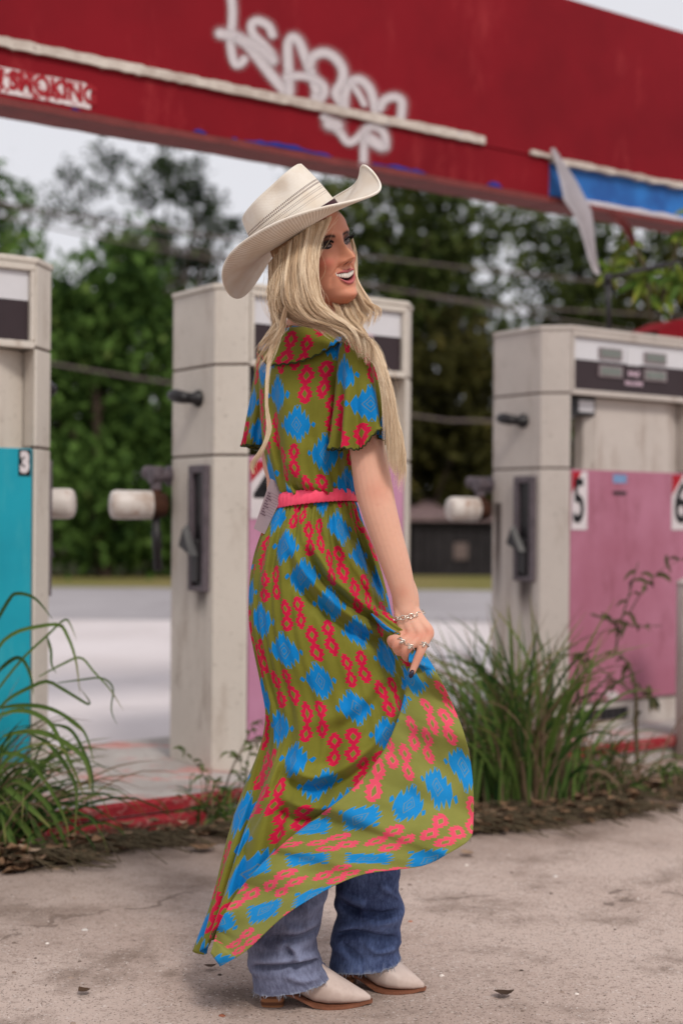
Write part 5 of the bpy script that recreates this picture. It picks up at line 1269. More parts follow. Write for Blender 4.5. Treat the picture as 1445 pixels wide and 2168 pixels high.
# ---------------------------------------------------------------- boots
M_LEATHER = simple('bone_leather', srgb(206, 188, 178), 0.45, 0.4, 0.10, 14, 0.05, srgb(190, 170, 160))
M_SOLE = simple('brown_welt', srgb(132, 84, 62), 0.6, 0.3, 0.3, 40)
m = Mat('stacked_wood_heel', 0.5, 0.35); co = m.coord('Object'); x_, y_, z_ = m.xyz(co)
c = m.mix(((z_ * 420.0).sin() * 0.5 + 0.5 + (m.noise(30, 3) - 0.5) * 0.8).sm(0.2, 0.8), srgb(150, 100, 66), srgb(98, 60, 40)); m.color(c); M_HEEL = m.m
def boot(heel, toe, label):
    heel = Vector(heel); toe = Vector(toe); d = (toe - heel); Ln = d.length; d.normalize(); n = Vector((0, 0, 1)).cross(d).normalized()
    root = empty('boot', (0, 0, 0)); ROOTM[root.name] = Matrix.Identity(4); root.parent = woman; root.matrix_parent_inverse = ROOTM['person'].inverted(); root['label'] = label
    N = 60; ls = np.linspace(0, 1, N)
    wid = interp([0, .03, .12, .3, .45, .62, .75, .88, .96, 1], [.014, .026, .032, .030, .033, .040, .036, .021, .010, .003], ls)
    bot = interp([0, .2, .35, .5, .62, .9, 1], [.042, .038, .025, .008, .005, .006, .010], ls)
    top = interp([0, .05, .2, .34, .42, .5, .6, .72, .85, .95, 1], [.10, .135, .150, .150, .122, .100, .080, .061, .042, .028, .018], ls)
    rows = []
    for l, w, b, t in zip(ls, wid, bot, top):
        r = []
        for k in range(28):
            a = k / 28 * 2 * math.pi; ca, sa = math.cos(a), math.sin(a)
            yy = w * math.copysign(abs(ca) ** 0.8, ca); zz = b + (t - b) * (0.5 + 0.5 * math.copysign(abs(sa) ** (0.75 if sa < 0 else 1.0), sa))
            yy *= (1.0 if sa < 0 else (1 - 0.35 * sa ** 2))
            r.append(heel + d * (l * Ln) + n * yy + Vector((0, 0, zz)))
        rows.append(r)
    V_, F_ = loft_geo(np.array([[tuple(q) for q in r] for r in rows]), True, True, True); mk('upper', V_, F_, M_LEATHER, root)
    bm = bmesh.new(); tops = []; bots = []
    for l, w, b in zip(ls, wid, bot):
        if l < 0.16: continue
        e = 0.0022; c = heel + d * (l * Ln + (0.004 if l > .97 else 0))
        bots.append(([bm.verts.new(c + n * s * (w + e) + Vector((0, 0, max(b - 0.0050, 0.0005)))) for s in (-1, 1)], [bm.verts.new(c + n * s * (w + e) + Vector((0, 0, b + 0.0012))) for s in (-1, 1)]))
    for (b0, t0), (b1, t1) in zip(bots, bots[1:]):
        bm.faces.new([b0[0], b1[0], b1[1], b0[1]]); bm.faces.new([t0[0], t0[1], t1[1], t1[0]]); bm.faces.new([b0[0], t0[0], t1[0], b1[0]]); bm.faces.new([b0[1], b1[1], t1[1], t0[1]])
    bm.faces.new([bots[0][0][0], bots[0][0][1], bots[0][1][1], bots[0][1][0]]); bm.faces.new([bots[-1][0][1], bots[-1][0][0], bots[-1][1][0], bots[-1][1][1]])
    mkbm('sole', bm, M_SOLE, root)
    bm = bmesh.new(); rings = []
    for z, l0, l1, w in ((0.0, 0.035, 0.235, .027), (0.040, 0.0, 0.25, .031)):
        rr = []
        for k in range(20):
            a = k / 20 * 2 * math.pi; lx = (l0 + l1) / 2 * Ln + (l1 - l0) / 2 * Ln * math.copysign(abs(math.cos(a)) ** 0.45, math.cos(a)); rr.append(bm.verts.new(heel + d * lx + n * w * math.copysign(abs(math.sin(a)) ** 0.5, math.sin(a)) + Vector((0, 0, z))))
        rings.append(rr)
    for k in range(20): bm.faces.new([rings[0][k], rings[0][(k + 1) % 20], rings[1][(k + 1) % 20], rings[1][k]])
    bm.faces.new(list(reversed(rings[0]))); bm.faces.new(rings[1]); mkbm('heel', bm, M_HEEL, root)
gz = -0.004
h1, t1 = G(545, 2124, gz), G(784, 2126, gz); boot(h1, t1, 'bone leather ankle boot under the greyer trouser leg')
h2, t2 = G(707, 2082, gz), G(897, 2100, gz); boot(h2, t2, 'bone leather ankle boot under the bluer trouser leg')

# ---------------------------------------------------------------- head (local x right, y forward, z up)
HL = Vector((0.69, 0.66, 0.29)).normalized(); HU = Vector((-0.25, -0.17, 0.955)); HU = (HU - HL * HU.dot(HL)).normalized(); HF = HL.cross(HU).normalized(); HR = -HL
EYE_MID = P(712, 514, 3.005)
HC = EYE_MID - HF * 0.078
HMX = Matrix((HR, HF, HU)).transposed()
def hw(x, y, z): return HC + HMX @ Vector((x, y, z))
sl = np.array([(.106, .004, .006, -.010), (.101, .030, .030, -.045), (.089, .050, .052, -.070), (.068, .065, .074, -.086), (.045, .073, .088, -.096), (.015, .0735, .0905, -.097), (-.010, .0715, .088, -.092), (-.030, .0695, .0875, -.083), (-.050, .066, .088, -.066), (-.070, .0605, .0885, -.045), (-.090, .0525, .087, -.022), (-.106, .043, .083, .000), (-.118, .032, .076, .014), (-.126, .020, .066, .024), (-.130, .008, .052, .034)])
nz_, na_ = 230, 320
zz = np.interp(np.linspace(0, 1, nz_), np.linspace(0, 1, len(sl)), sl[:, 0])
sp = smooth_path(sl, nz_); zz = sp[:, 0]
aa = np.linspace(0, 2 * math.pi, na_, endpoint=False); aa = aa - 0.35 * np.sin(aa) * 1.0          # denser in front (a = 0)
Hx = np.zeros((nz_, na_)); Hy = np.zeros_like(Hx); Hz = np.repeat(zz[:, None], na_, 1)
for i in range(nz_):
    w, f, b = sp[i, 1], sp[i, 2], sp[i, 3]
    ca, sa = np.cos(aa), np.sin(aa); e = 2.35
    px_ = np.sign(sa) * np.abs(sa) ** (2 / e)
    Hx[i] = w * px_; my = (f + b) * 0.5 * 0.35
    Hy[i] = np.where(ca > 0, my + (f - my) * np.abs(ca) ** (2 / 2.2), my + (b - my) * np.abs(ca) ** (2 / 2.1))
fr = np.clip((np.cos(aa)[None] - 0.05) * 2.5, 0, 1) * np.ones_like(Hx)
g = lambda x0, z0, sx, sz: np.exp(-((Hx - x0) / sx) ** 2 - ((Hz - z0) / sz) ** 2)
gs = lambda x0, z0, sx, sz: g(x0, z0, sx, sz) + g(-x0, z0, sx, sz)
X, Z = Hx.copy(), Hz.copy()
dy = np.zeros_like(Hx)
na_amp = np.interp(Z, [-.052, -.045, -.038, -.030, -.018, -.004, .010, .022], [0, .018, .034, .0310, .0205, .0110, .006, 0.0]); na_w = np.interp(Z, [-.05, -.040, -.028, -.01, .01], [.0110, .0108, .0080, .0068, .010])
dy += na_amp * np.exp(-(np.abs(X) / na_w) ** 2.2)
dy += gs(.0135, -.0415, .0065, .007) * .0105 - gs(.007, -.049, .004, .003) * .006
dy -= gs(.031, -.001, .0150, .0105) * .0120 + gs(.014, .000, .008, .012) * .003
dy += gs(.031, -.001, .0125, .0078) * .0060                                    # eyeball under the lids
dy += gs(.030, .022, .022, .007) * .0040
dy += gs(.044, -.036, .018, .014) * .0085                                       # smiling cheek
dy -= gs(.050, -.068, .016, .018) * .004
nl = np.abs(X) - np.interp(Z, [-.085, -.066, -.048], [.037, .033, .018]); dy -= np.exp(-(nl / .0040) ** 2) * np.interp(Z, [-.09, -.08, -.05, -.044], [0, .0035, .004, 0])
dy += g(0, -.116, .026, .016) * .017 - g(0, -.099, .022, .006) * .003
# open smiling mouth
MWH = .0275; u_ = X / MWH; inm = np.clip(1 - u_ ** 2, 0, 1)
zm = -.0725 + .0085 * u_ ** 2
zu = zm + .0075 * inm ** 0.8 - .0015 * np.exp(-(X / .005) ** 2); zl = zm - .0100 * inm ** 0.75
upL = zu + .0062 * np.clip(inm, 0, 1) ** .6 + .0012 * np.exp(-((np.abs(X) - .007) / .005) ** 2); loL = zl - .0090 * np.clip(inm, 0, 1) ** .7
inside = ((Z < zu) & (Z > zl) & (np.abs(X) < MWH) & (fr > 0.4))
lips = ((Z <= upL) & (Z >= loL) & (np.abs(X) < MWH + .001) & ~inside & (fr > 0.4))
dlip = np.where(Z > zm, (Z - zu) / .0062, (zl - Z) / .0090)
dy += np.where(lips, .0050 * np.sin(np.clip(dlip, 0, 1) * math.pi) ** .7 * np.clip(inm * 1.5, 0, 1), 0)
dep = np.minimum(np.clip((zu - Z) / .003, 0, 1), np.clip((Z - zl) / .003, 0, 1))
dy -= np.where(inside, .016 * dep, 0)
Hy = Hy + dy * fr
# ears stay under the hair
HV = np.stack([Hx, Hy, Hz], -1)
# make-up and skin colouring, part of the hat's shade put into the tan
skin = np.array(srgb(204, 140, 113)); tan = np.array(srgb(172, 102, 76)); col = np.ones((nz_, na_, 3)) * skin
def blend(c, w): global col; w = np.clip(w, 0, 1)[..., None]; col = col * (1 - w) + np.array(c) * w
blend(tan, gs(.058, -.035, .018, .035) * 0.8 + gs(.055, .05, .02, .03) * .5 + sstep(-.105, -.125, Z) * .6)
blend(srgb(206, 112, 96), gs(.043, -.034, .018, .013) * .55)
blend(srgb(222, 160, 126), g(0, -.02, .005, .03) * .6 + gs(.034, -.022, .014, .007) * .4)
sh = gs(.0325, .005, .0160, .0085); blend(srgb(54, 26, 22), np.clip(sh * 1.5, 0, 1) * .90 * fr); blend(srgb(34, 18, 16), gs(.0425, .000, .0085, .0065) * 1.2 * fr)
bz = .0165 - .0020 * ((np.abs(X) - .028) / .012) ** 2; brow = np.exp(-((Z - bz) / .0034) ** 2) * sstep(.009, .014, np.abs(X)) * sstep(.054, .044, np.abs(X)); blend(srgb(52, 28, 20), brow * 1.1 * fr)
ex = (np.abs(X) - .0315) / .0125; ez = (Z + .0016 - .0018 * ex) / (.0025 * np.clip(1 - ex ** 2, 0.0001, 1) ** .6)
eye = (np.abs(ex) < 1) & (np.abs(ez) < 1) & (fr > .3)
ring_ = (np.abs(ex) < 1.12) & (np.abs((Z + .0006 - .0018 * ex) / (.0070 * np.clip(1.25 - ex ** 2, .01, 2) ** .6)) < 1) & (fr > .3)
col[ring_] = srgb(26, 14, 12); col[eye] = srgb(120, 104, 100)
ir = np.hypot((np.abs(X) - .0325 + np.where(X > 0, 0, .002)), Z + .0004) < .0054; col[eye & ir] = srgb(34, 22, 16)
gl = np.hypot(np.abs(X) - .0335, Z - .0018) < .0014; col[eye & gl] = srgb(230, 230, 235)  # catchlight painted into the eye colour
col[lips] = srgb(164, 84, 86); blend(srgb(186, 104, 104), np.where(lips, np.exp(-((dlip - .5) / .3) ** 2), 0) * .7)
col[inside] = srgb(84, 26, 30)
blend(srgb(150, 72, 78), np.where(inside, sstep(-.076, -.083, Z), 0) * .8)
blend(srgb(60, 24, 18), gs(.0065, -.0465, .0032, .0022) * 1.0 * fr)  # shade of the nostril hollows painted as dark dots
# scalp below the hair
line = np.clip((Z - (.062 - 9.0 * X ** 2)) / .012, 0, 1); side_ = sstep(.052, .062, np.abs(X) + .30 * np.clip(.045 - Hy, 0, .1)); back = np.maximum(np.maximum(line, side_ * sstep(-.115, -.08, Z)), (Hy < .015))
blend(srgb(150, 116, 82), back)
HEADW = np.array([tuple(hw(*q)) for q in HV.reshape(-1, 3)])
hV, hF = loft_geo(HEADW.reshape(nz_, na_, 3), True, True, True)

# ---------------------------------------------------------------- body: neck, arms, hands, trunk and legs as one skin
tv, tf = [], []
def limb(pts, n=14):
    p = smooth_path([tuple(P(a, b, c)) + (r,) for a, b, c, r in pts], len(pts) * 5)
    tube_geo([Vector(q[:3]) for q in p], [q[3] for q in p], n, tv, tf)
limb([(652, 745, 3.14, .060), (655, 700, 3.12, .054), (664, 650, 3.085, .050), (672, 600, 3.06, .050)], 20)
limb([(655, 770, 3.16, .075), (655, 860, 3.17, .082), (660, 960, 3.17, .080), (668, 1060, 3.17, .075), (672, 1150, 3.17, .095), (675, 1230, 3.16, .10)], 20)
limb([(605, 765, 3.20, .045), (655, 765, 3.16, .06), (745, 765, 3.07, .048)], 14)
limb([(640, 1230, 3.13, .072), (650, 1400, 3.12, .058), (645, 1560, 3.11, .048), (625, 1700, 3.10, .050), (608, 1850, 3.09, .043), (606, 2000, 3.085, .034), (606, 2070, 3.08, .034)], 14)
limb([(715, 1230, 3.18, .085), (760, 1400, 3.185, .070), (775, 1560, 3.19, .052), (778, 1700, 3.19, .050), (775, 1850, 3.195, .043), (768, 1980, 3.195, .034), (768, 2030, 3.195, .034)], 14)
# near arm
limb([(752, 752, 3.045, .043), (766, 800, 3.025, .043), (771, 860, 3.01, .0395), (775, 930, 2.995, .0375), (783, 985, 2.985, .0385), (792, 1035, 2.978, .0388), (802, 1080, 2.972, .0370), (818, 1135, 2.970, .0340), (836, 1190, 2.970, .0310), (850, 1240, 2.972, .0268), (858, 1275, 2.975, .0250), (862, 1300, 2.972, .0225)], 20)
limb([(836, 1190, 2.975, .014), (846, 1250, 2.980, .0185), (849, 1290, 2.978, .0175)]); limb([(842, 1190, 2.975, .014), (864, 1250, 2.980, .0190), (870, 1290, 2.978, .0180)])
limb([(776, 980, 2.995, .034), (784, 1045, 3.0, .032), (802, 1110, 2.995, .026)])
# hand: metacarpals then curled fingers
Wr = (860, 1286, 2.972)
hand = {'pinky': [(850, 1288, 2.975, .0165), (848, 1315, 2.968, .0140), (853, 1338, 2.960, .0112), (839, 1348, 2.950, .0090), (827, 1355, 2.953, .0092), (832, 1366, 2.966, .0082), (842, 1368, 2.980, .0074)],
        'ring': [(856, 1288, 2.972, .0175), (862, 1318, 2.962, .0145), (870, 1344, 2.952, .0118), (853, 1357, 2.941, .0095), (838, 1367, 2.944, .0096), (843, 1380, 2.958, .0086), (854, 1380, 2.974, .0078)],
        'middle': [(862, 1288, 2.972, .0175), (874, 1318, 2.960, .0145), (888, 1346, 2.950, .0122), (872, 1364, 2.938, .0098), (857, 1380, 2.942, .0098), (861, 1393, 2.956, .0088), (871, 1391, 2.972, .0080)],
        'index': [(868, 1288, 2.975, .0165), (888, 1314, 2.964, .0140), (907, 1338, 2.954, .0118), (901, 1355, 2.945, .0098), (893, 1372, 2.941, .0098), (881, 1400, 2.938, .0086), (873, 1420, 2.936, .0072), (871, 1427, 2.936, .0058)],
        'thumb': [(872, 1292, 2.985, .0160), (890, 1322, 2.990, .0150), (898, 1350, 2.990, .0130), (886, 1376, 2.978, .0110), (874, 1392, 2.968, .0095)]}
for f in hand.values(): limb(f, 12)
limb([(858, 1300, 2.978, .018), (868, 1335, 2.968, .016)]); limb([(866, 1300, 2.978, .018), (888, 1332, 2.970, .015)])
# far arm, mostly hidden by the dress
limb([(590, 765, 3.235, .040), (580, 850, 3.25, .034), (578, 930, 3.25, .030), (586, 985, 3.245, .032), (594, 1010, 3.24, .033), (598, 1060, 3.25, .034), (610, 1110, 3.30, .030), (650, 1150, 3.36, .026)], 16)
for k, (dx, dz) in enumerate(((0, 0), (6, 10), (9, 21), (8, 32))):
    limb([(650, 1150, 3.36, .018), (675 + dx, 1156 + dz * .7, 3.385, .011), (700 + dx, 1166 + dz, 3.39, .009), (712 + dx, 1186 + dz, 3.37, .0075)], 10)
limb([(652, 1148, 3.36, .018), (676, 1142, 3.37, .012), (694, 1144, 3.36, .0095)], 10)
tmp = mk('body_tmp', tv, tf)
md = tmp.modifiers.new('r', 'REMESH'); md.mode = 'VOXEL'; md.voxel_size = 0.0023
md = tmp.modifiers.new('s', 'SMOOTH'); md.factor = 0.5; md.iterations = 5
bpy.context.view_layer.update()
em = tmp.evaluated_get(bpy.context.evaluated_depsgraph_get()).to_mesh()
bV = np.empty(len(em.vertices) * 3); em.vertices.foreach_get('co', bV); bV = bV.reshape(-1, 3)
bF = [tuple(p.vertices) for p in em.polygons]
tm = tmp.data; bpy.data.objects.remove(tmp); bpy.data.meshes.remove(tm)
bcol = np.ones((len(bV), 3)) * np.array(srgb(218, 168, 145))
# knuckles, elbow and fingers a little redder
px, py = to_px(bV)
for (x, y, r, w) in ((855, 1340, 11, .5), (871, 1345, 11, .5), (889, 1347, 12, .55), (908, 1339, 12, .6), (826, 1354, 12, .5), (838, 1368, 12, .5), (857, 1381, 12, .5), (796, 1040, 26, .35), (880, 1395, 26, .5), (850, 1253, 14, .3)):
    f = w * np.exp(-((px - x) ** 2 + (py - y) ** 2) / r ** 2); bcol = bcol * (1 - f[:, None]) + np.array(srgb(196, 116, 92)) * f[:, None]
f = np.exp(-((px - 868) ** 2 + (py - 1432) ** 2) / 9.0 ** 2) * 0
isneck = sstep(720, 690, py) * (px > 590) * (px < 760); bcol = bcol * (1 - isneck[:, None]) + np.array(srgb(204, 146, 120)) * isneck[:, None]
m = Mat('skin', 0.56, 0.28); at = m.nt.nodes.new('ShaderNodeAttribute'); at.attribute_name = 'Col'
c = m.mix((m.noise(90, 4, 0.6) - 0.25).sm(0.2, 0.6) * 0.22, at.outputs['Color'], (0.52, 0.22, 0.15)); m.color(c)
m.set(Subsurface_Weight=0.22, Subsurface_Scale=0.006); m.b.inputs['Subsurface Radius'].default_value = (1.0, 0.35, 0.2)
m.bump(m.noise(700, 2, 0.6), 0.08, 0.001); M_SKIN = m.m
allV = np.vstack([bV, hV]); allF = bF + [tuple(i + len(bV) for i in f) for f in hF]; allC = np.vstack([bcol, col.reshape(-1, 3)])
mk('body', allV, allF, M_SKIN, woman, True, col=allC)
# teeth, nail, lashes
M_TOOTH = simple('tooth_enamel', srgb(236, 226, 214), 0.2, 0.5, 0.04, 50)
bm = bmesh.new()
for row, (z0, hgt, n) in enumerate(((-.0655, .0112, 11),)):
    for i in range(n):
        x = (i - (n - 1) / 2) * (.0048 if row == 0 else .0044); w = (.0025 if abs(i - n // 2) <= 1 else .0022) * (1 if row == 0 else .85)
        yb = .0872 - 11.0 * x * x; zc = z0 + 7.0 * x * x * (1 if row == 0 else .7); h = hgt * (1 - .25 * abs(x) / .025)
        if row == 0: z1, z2 = zc - h, zc + .001
        else: z1, z2 = zc - .003, zc + h - .003
        tn = Vector((1, -22 * x, 0)).normalized(); nn = Vector((22 * x, 1, 0)).normalized()
        vs = []
        for (sx, sz, dd) in ((-1, 0, 0), (1, 0, 0), (1, 1, 0), (-1, 1, 0), (-.75, .12, 1), (.75, .12, 1), (.9, .95, 1), (-.9, .95, 1)):
            p = Vector((x, yb, 0)) + tn * (sx * w) + nn * (dd * .0022); p.z = z1 + (z2 - z1) * (sz if row == 0 else 1 - sz); vs.append(bm.verts.new(hw(*p)))
        for f in ((4, 5, 6, 7), (0, 1, 5, 4), (1, 2, 6, 5), (2, 3, 7, 6), (3, 0, 4, 7)): bm.faces.new([vs[k] for k in f])
mkbm('teeth', bm, M_TOOTH, woman, True)
M_NAIL = simple('dark_nail_polish', srgb(30, 20, 44), 0.15, 0.6, 0.1, 30)
tvn, tfn = tube_geo([P(873.5, 1419, 2.9325), P(871, 1425, 2.931), P(869, 1432, 2.931), P(868, 1435, 2.932)], [.0038, .0050, .0046, .0022], 12); mk('fingernail', tvn, tfn, M_NAIL, woman)
tv2, tf2 = [], []
rl = random.Random(2)
for side in (-1, 1):
    for i in range(40):
        e_ = -1 + 2 * i / 39; x = side * (.0315 + .0128 * e_); z = .0035 * (1 - e_ * e_) ** .6 + .001; y = .0865 - .10 * abs(x) ** 1.4 * 1.0 - (.006 if abs(x) > .04 else 0)
        b0 = hw(x, y, z); tip = hw(x + side * (.003 + .004 * max(e_, 0)) + rl.uniform(-.001, .001), y + .0060, z + .0038 + .0015 * max(e_, 0)); md_ = hw(x + side * .001, y + .005, z + .0012)
        tube_geo([b0, md_, tip], [.0007, .0005, .0002], 4, tv2, tf2)
mk('eyelashes', tv2, tf2, simple('lash_black', (0.008, 0.006, 0.006), 0.6, 0.2, 0.1, 10), woman)
# ---------------------------------------------------------------- jewellery
m = Mat('polished_silver', 0.22, 0.5); m.color((0.75, 0.68, 0.60)); m.set(Metallic=1.0); M_SILVER = m.m
def torus_geo(c, axis, R0, r, verts, faces, n=18, k=7, sx=1.0, xdir=None):
    axis = Vector(axis).normalized(); u, v = frame_of(axis)
    if xdir is not None: u = (Vector(xdir) - axis * Vector(xdir).dot(axis)).normalized(); v = axis.cross(u)
    base = len(verts)
    for i in range(n):
        a = 2 * math.pi * i / n; d = u * math.cos(a) * sx + v * math.sin(a); dn = (u * math.cos(a) / sx + v * math.sin(a)).normalized()
        for j in range(k):
            b = 2 * math.pi * j / k; verts.append(Vector(c) + d * R0 + (dn * math.cos(b) + axis * math.sin(b)) * r)
    for i in range(n):
        for j in range(k):
            faces.append((base + i * k + j, base + ((i + 1) % n) * k + j, base + ((i + 1) % n) * k + (j + 1) % k, base + i * k + (j + 1) % k))
tvb, tfb = [], []
for i in range(15):
    a = math.pi * (1.08 - 1.16 * i / 14); cxp = 861 + 34 * math.cos(a); cyp = 1300 + 3 - 7 * math.cos(a) + 5 * math.sin(a) * 0.6; Y = 2.985 - 0.040 * math.sin(a)
    c = P(cxp, cyp, Y); a2 = a - 0.1; tdir = (P(861 + 34 * math.cos(a2), 1303 - 7 * math.cos(a2) + 3 * math.sin(a2), 2.985 - 0.040 * math.sin(a2)) - c).normalized()
    nrm = Vector((c.x, c.y, 0)) - Vector((P(861, 1300, 2.99).x, 2.99, 0)); nrm.normalize()
    ax = nrm if i % 2 == 0 else (nrm * 0.45 + Vector((0, 0, 1)) * 0.9)
    torus_geo(c, ax, 0.0046, 0.0011, tvb, tfb, 16, 6, 1.35, tdir)
mk('bracelet', tvb, tfb, M_SILVER, woman)
for (x, y, Y, dx, dy, r) in ((851, 1358, 2.9405, -17, 12, .0106), (868, 1369, 2.939, -16, 17, .0110), (897, 1364, 2.943, -8, 17, .0108)):
    tvr, tfr = [], []; c = P(x, y, Y); ax = P(x + dx, y + dy, Y - .006) - c
    torus_geo(c, ax, r, .0013, tvr, tfr, 26, 8); torus_geo(c + ax.normalized() * .003, ax + Vector((.01, .0, .004)), r, .0011, tvr, tfr, 26, 8)
    for q in range(4):
        torus_geo(c + Vector((0, -r - .0012, 0)) + ax.normalized() * (q - 1.5) * .003 + Vector((0, 0, .002 * (q % 2))), (0, 1, 0), .0018, .0011, tvr, tfr, 10, 6)
    mk('ring', tvr, tfr, M_SILVER, woman)

# ---------------------------------------------------------------- straw hat (local x right, y front, z up)
KF = Vector((0.75, -0.55, 0.36)).normalized(); KR = (HR - KF * HR.dot(KF)).normalized(); KU = KR.cross(KF).normalized()
_r = rad(15); KR, KU = KR * math.cos(_r) - KU * math.sin(_r), KU * math.cos(_r) + KR * math.sin(_r)
KC = P(632, 489, 3.06)
def kw(x, y, z): return KC + KR * x + KF * y + KU * z
m = Mat('woven_straw', 0.75, 0.25); x, y, _ = m.uv()
wv_ = ((x * 2200.0).sin() * (y * 2200.0).sin()) * 0.5 + 0.5
n1 = m.noise(20, 4, 0.6)
c = m.mix(n1.sm(0.3, 0.7), srgb(248, 242, 232), srgb(236, 224, 208)); c = m.mix(wv_.sm(0.5, 1.0) * 0.45, c, srgb(196, 174, 150))
hgt = m.attr('band'); c = m.mix(((x * 1250.0).sin().sm(0.1, 0.9)) * hgt.gt(0.85) * 0.42 + ((y * 1700.0).sin() * (x * 1500.0).sin()).sm(0.2, 0.8) * 0.28, c, srgb(168, 142, 114))
dot = ((x * 1500.0).sin()).gt(0.0)
for lo, hi, s_ in ((0.330, 0.350, 1.0), (0.362, 0.382, 1.0), (0.270, 0.278, .8), (0.290, 0.298, .8), (0.225, 0.233, .7), (0.205, 0.210, .6)):
    c = m.mix(hgt.gt(lo) * hgt.lt(hi) * dot * s_, c, srgb(84, 40, 30))
m.color(c); m.bump(wv_, 0.35, 0.0012)
tr = m.nt.nodes.new('ShaderNodeBsdfTranslucent'); m.nt.links.new(c, tr.inputs[0]); mx = m.nt.nodes.new('ShaderNodeMixShader'); mx.inputs[0].default_value = 0.12
m.nt.links.new(m.b.outputs[0], mx.inputs[1]); m.nt.links.new(tr.outputs[0], mx.inputs[2]); m.nt.links.new(mx.outputs[0], m.out.inputs[0])
M_STRAW = m.m
NA = 180; al = np.arange(NA) / NA * 2 * math.pi            # 0 = front, +90 deg = right
ca, sa = np.cos(al), np.sin(al)
rows, uvh, band = [], [], []
CA, CB = 0.106, 0.086                                       # crown half length, half width
def crown_h(f): return 0.099 + 0.017 * f
for i, v in enumerate(np.linspace(0, 1, 40)):                # wall, bottom to rim of the crown
    s = 1 - 0.10 * v - 0.05 * v ** 4; lean = -0.006 * v
    z = v * crown_h(ca) 
    xr = sa * CB * s * (1 - 0.10 * v ** 2 * np.clip(ca, 0, 1)); yr = ca * CA * s + lean
    # pinch on both sides near the front
    pin = 0.016 * np.exp(-((v - .85) / .25) ** 2) * np.exp(-((ca - .45) / .35) ** 2); xr = xr - np.sign(sa) * pin * np.abs(sa)
    rows.append(np.stack([xr, yr, z * np.ones(NA)], -1)); uvh.append(np.stack([al * 0.09, np.full(NA, v * 0.1)], -1)); band.append(np.full(NA, 0.02 + v * .58))
for v in np.linspace(0.06, 1, 24):                           # creased top
    r = 1 - v; base = rows[39]
    xr = base[:, 0] * r; yr = base[:, 1] * r + (-.006) * v
    edge = .006 * math.sin(min(1, v * 5) * math.pi)
    dent = -0.026 * sstep(0.05, 0.6, v) * (0.75 + 0.25 * ca)
    zt = crown_h(yr / 0.09) + edge + dent
    rows.append(np.stack([xr, yr, zt], -1)); uvh.append(np.stack([al * 0.09, np.full(NA, 0.1 + v * .08)], -1)); band.append(np.full(NA, 0.9))
rows = np.array(rows); Wd = np.array([[tuple(kw(*q)) for q in r] for r in rows]); V_, F_ = loft_geo(Wd, True, False, True)
hat = mk('hat', V_, F_, M_STRAW, woman, True, np.concatenate(uvh), attrs={'band': np.concatenate(band)}); hat['label'] = 'cream straw cowboy hat with brown stitched vents'
def brim(al, v):
    ca, sa = np.cos(al), np.sin(al)
    w = 0.104 - 0.012 * np.abs(sa)
    deg = (np.degrees(al) + 180) % 360 - 180
    side = np.where(sa >= 0, 0.50 * np.abs(sa) ** 2.0, 0.24 * np.abs(sa) ** 2.0)
    side = side + 0.55 * np.exp(-((deg + 36) / 18) ** 2)
    curl = side * 1.22 * v                                   # angle by which the brim turns up
    hor = w * v * (np.sinc(curl / math.pi / 1.0 * 0.75)); up = w * v * np.sin(curl) * 0.80
    x = sa * (CB + hor); y = ca * (CA + hor)
    dip = -0.030 * v ** 1.3 * np.abs(ca) ** 3
    back = np.clip(-ca, 0, 1)
    z = up + dip * (0.6 + 1.2 * back)
    return x, y, z
rows, uvh = [], []
for v in np.linspace(0, 1, 46):
    x, y, z = brim(al, v); rows.append(np.stack([x, y, z - 0.001], -1)); uvh.append(np.stack([al * 0.14, np.full(NA, 0.3 + v * 0.105)], -1))
rows = np.array(rows); Wd = np.array([[tuple(kw(*q)) for q in r] for r in rows]); V_, F_ = loft_geo(Wd)
ob = mk('brim', V_, F_, M_STRAW, hat, True, np.concatenate(uvh), attrs={'band': np.full(len(V_), .9)}); ob.modifiers.new('thickness', 'SOLIDIFY').thickness = 0.0035
tv3, tf3 = tube_geo([Vector(q) for q in np.vstack([Wd[-1], Wd[-1][:1]])], 0.0026, 8, cap=False); mk('brim_edge', tv3, tf3, M_STRAW, hat, True, np.zeros((len(tv3), 2)), attrs={'band': np.full(len(tv3), .9)})
rows = []
for v in np.linspace(0, 1, 6):
    s = 1.012 - 0.012 * v; rows.append(np.array([tuple(kw(q * CB * s, p * CA * s, 0.003 + v * 0.015)) for p, q in zip(ca, sa)]))
V_, F_ = loft_geo(np.array(rows)); mk('hat_band', V_, F_, simple('dark_plum_ribbon', srgb(58, 24, 34), 0.5, 0.3, 0.2, 30), hat)

# ---------------------------------------------------------------- hair: strands between guide curves
M_HAIR = bpy.data.materials.new('blonde_hair'); M_HAIR.use_nodes = True; nt = M_HAIR.node_tree; nt.nodes.clear()
ho = nt.nodes.new('ShaderNodeOutputMaterial'); hb = nt.nodes.new('ShaderNodeBsdfPrincipled')
ha = nt.nodes.new('ShaderNodeAttribute'); ha.attribute_name = 'tone'; hr_ = nt.nodes.new('ShaderNodeValToRGB')
hr_.color_ramp.elements[0].color = (*srgb(112, 82, 60), 1); hr_.color_ramp.elements[1].color = (*srgb(244, 226, 198), 1); e_ = hr_.color_ramp.elements.new(0.45); e_.color = (*srgb(210, 180, 144), 1)
nt.links.new(ha.outputs['Fac'], hr_.inputs[0]); nt.links.new(hr_.outputs[0], hb.inputs['Base Color']); hb.inputs['Roughness'].default_value = 0.38; hb.inputs['Specular IOR Level'].default_value = 0.45
nt.links.new(hb.outputs[0], ho.inputs[0])
hs = []      # (points Nx3, radius, tone)
rh = np.random.default_rng(21)
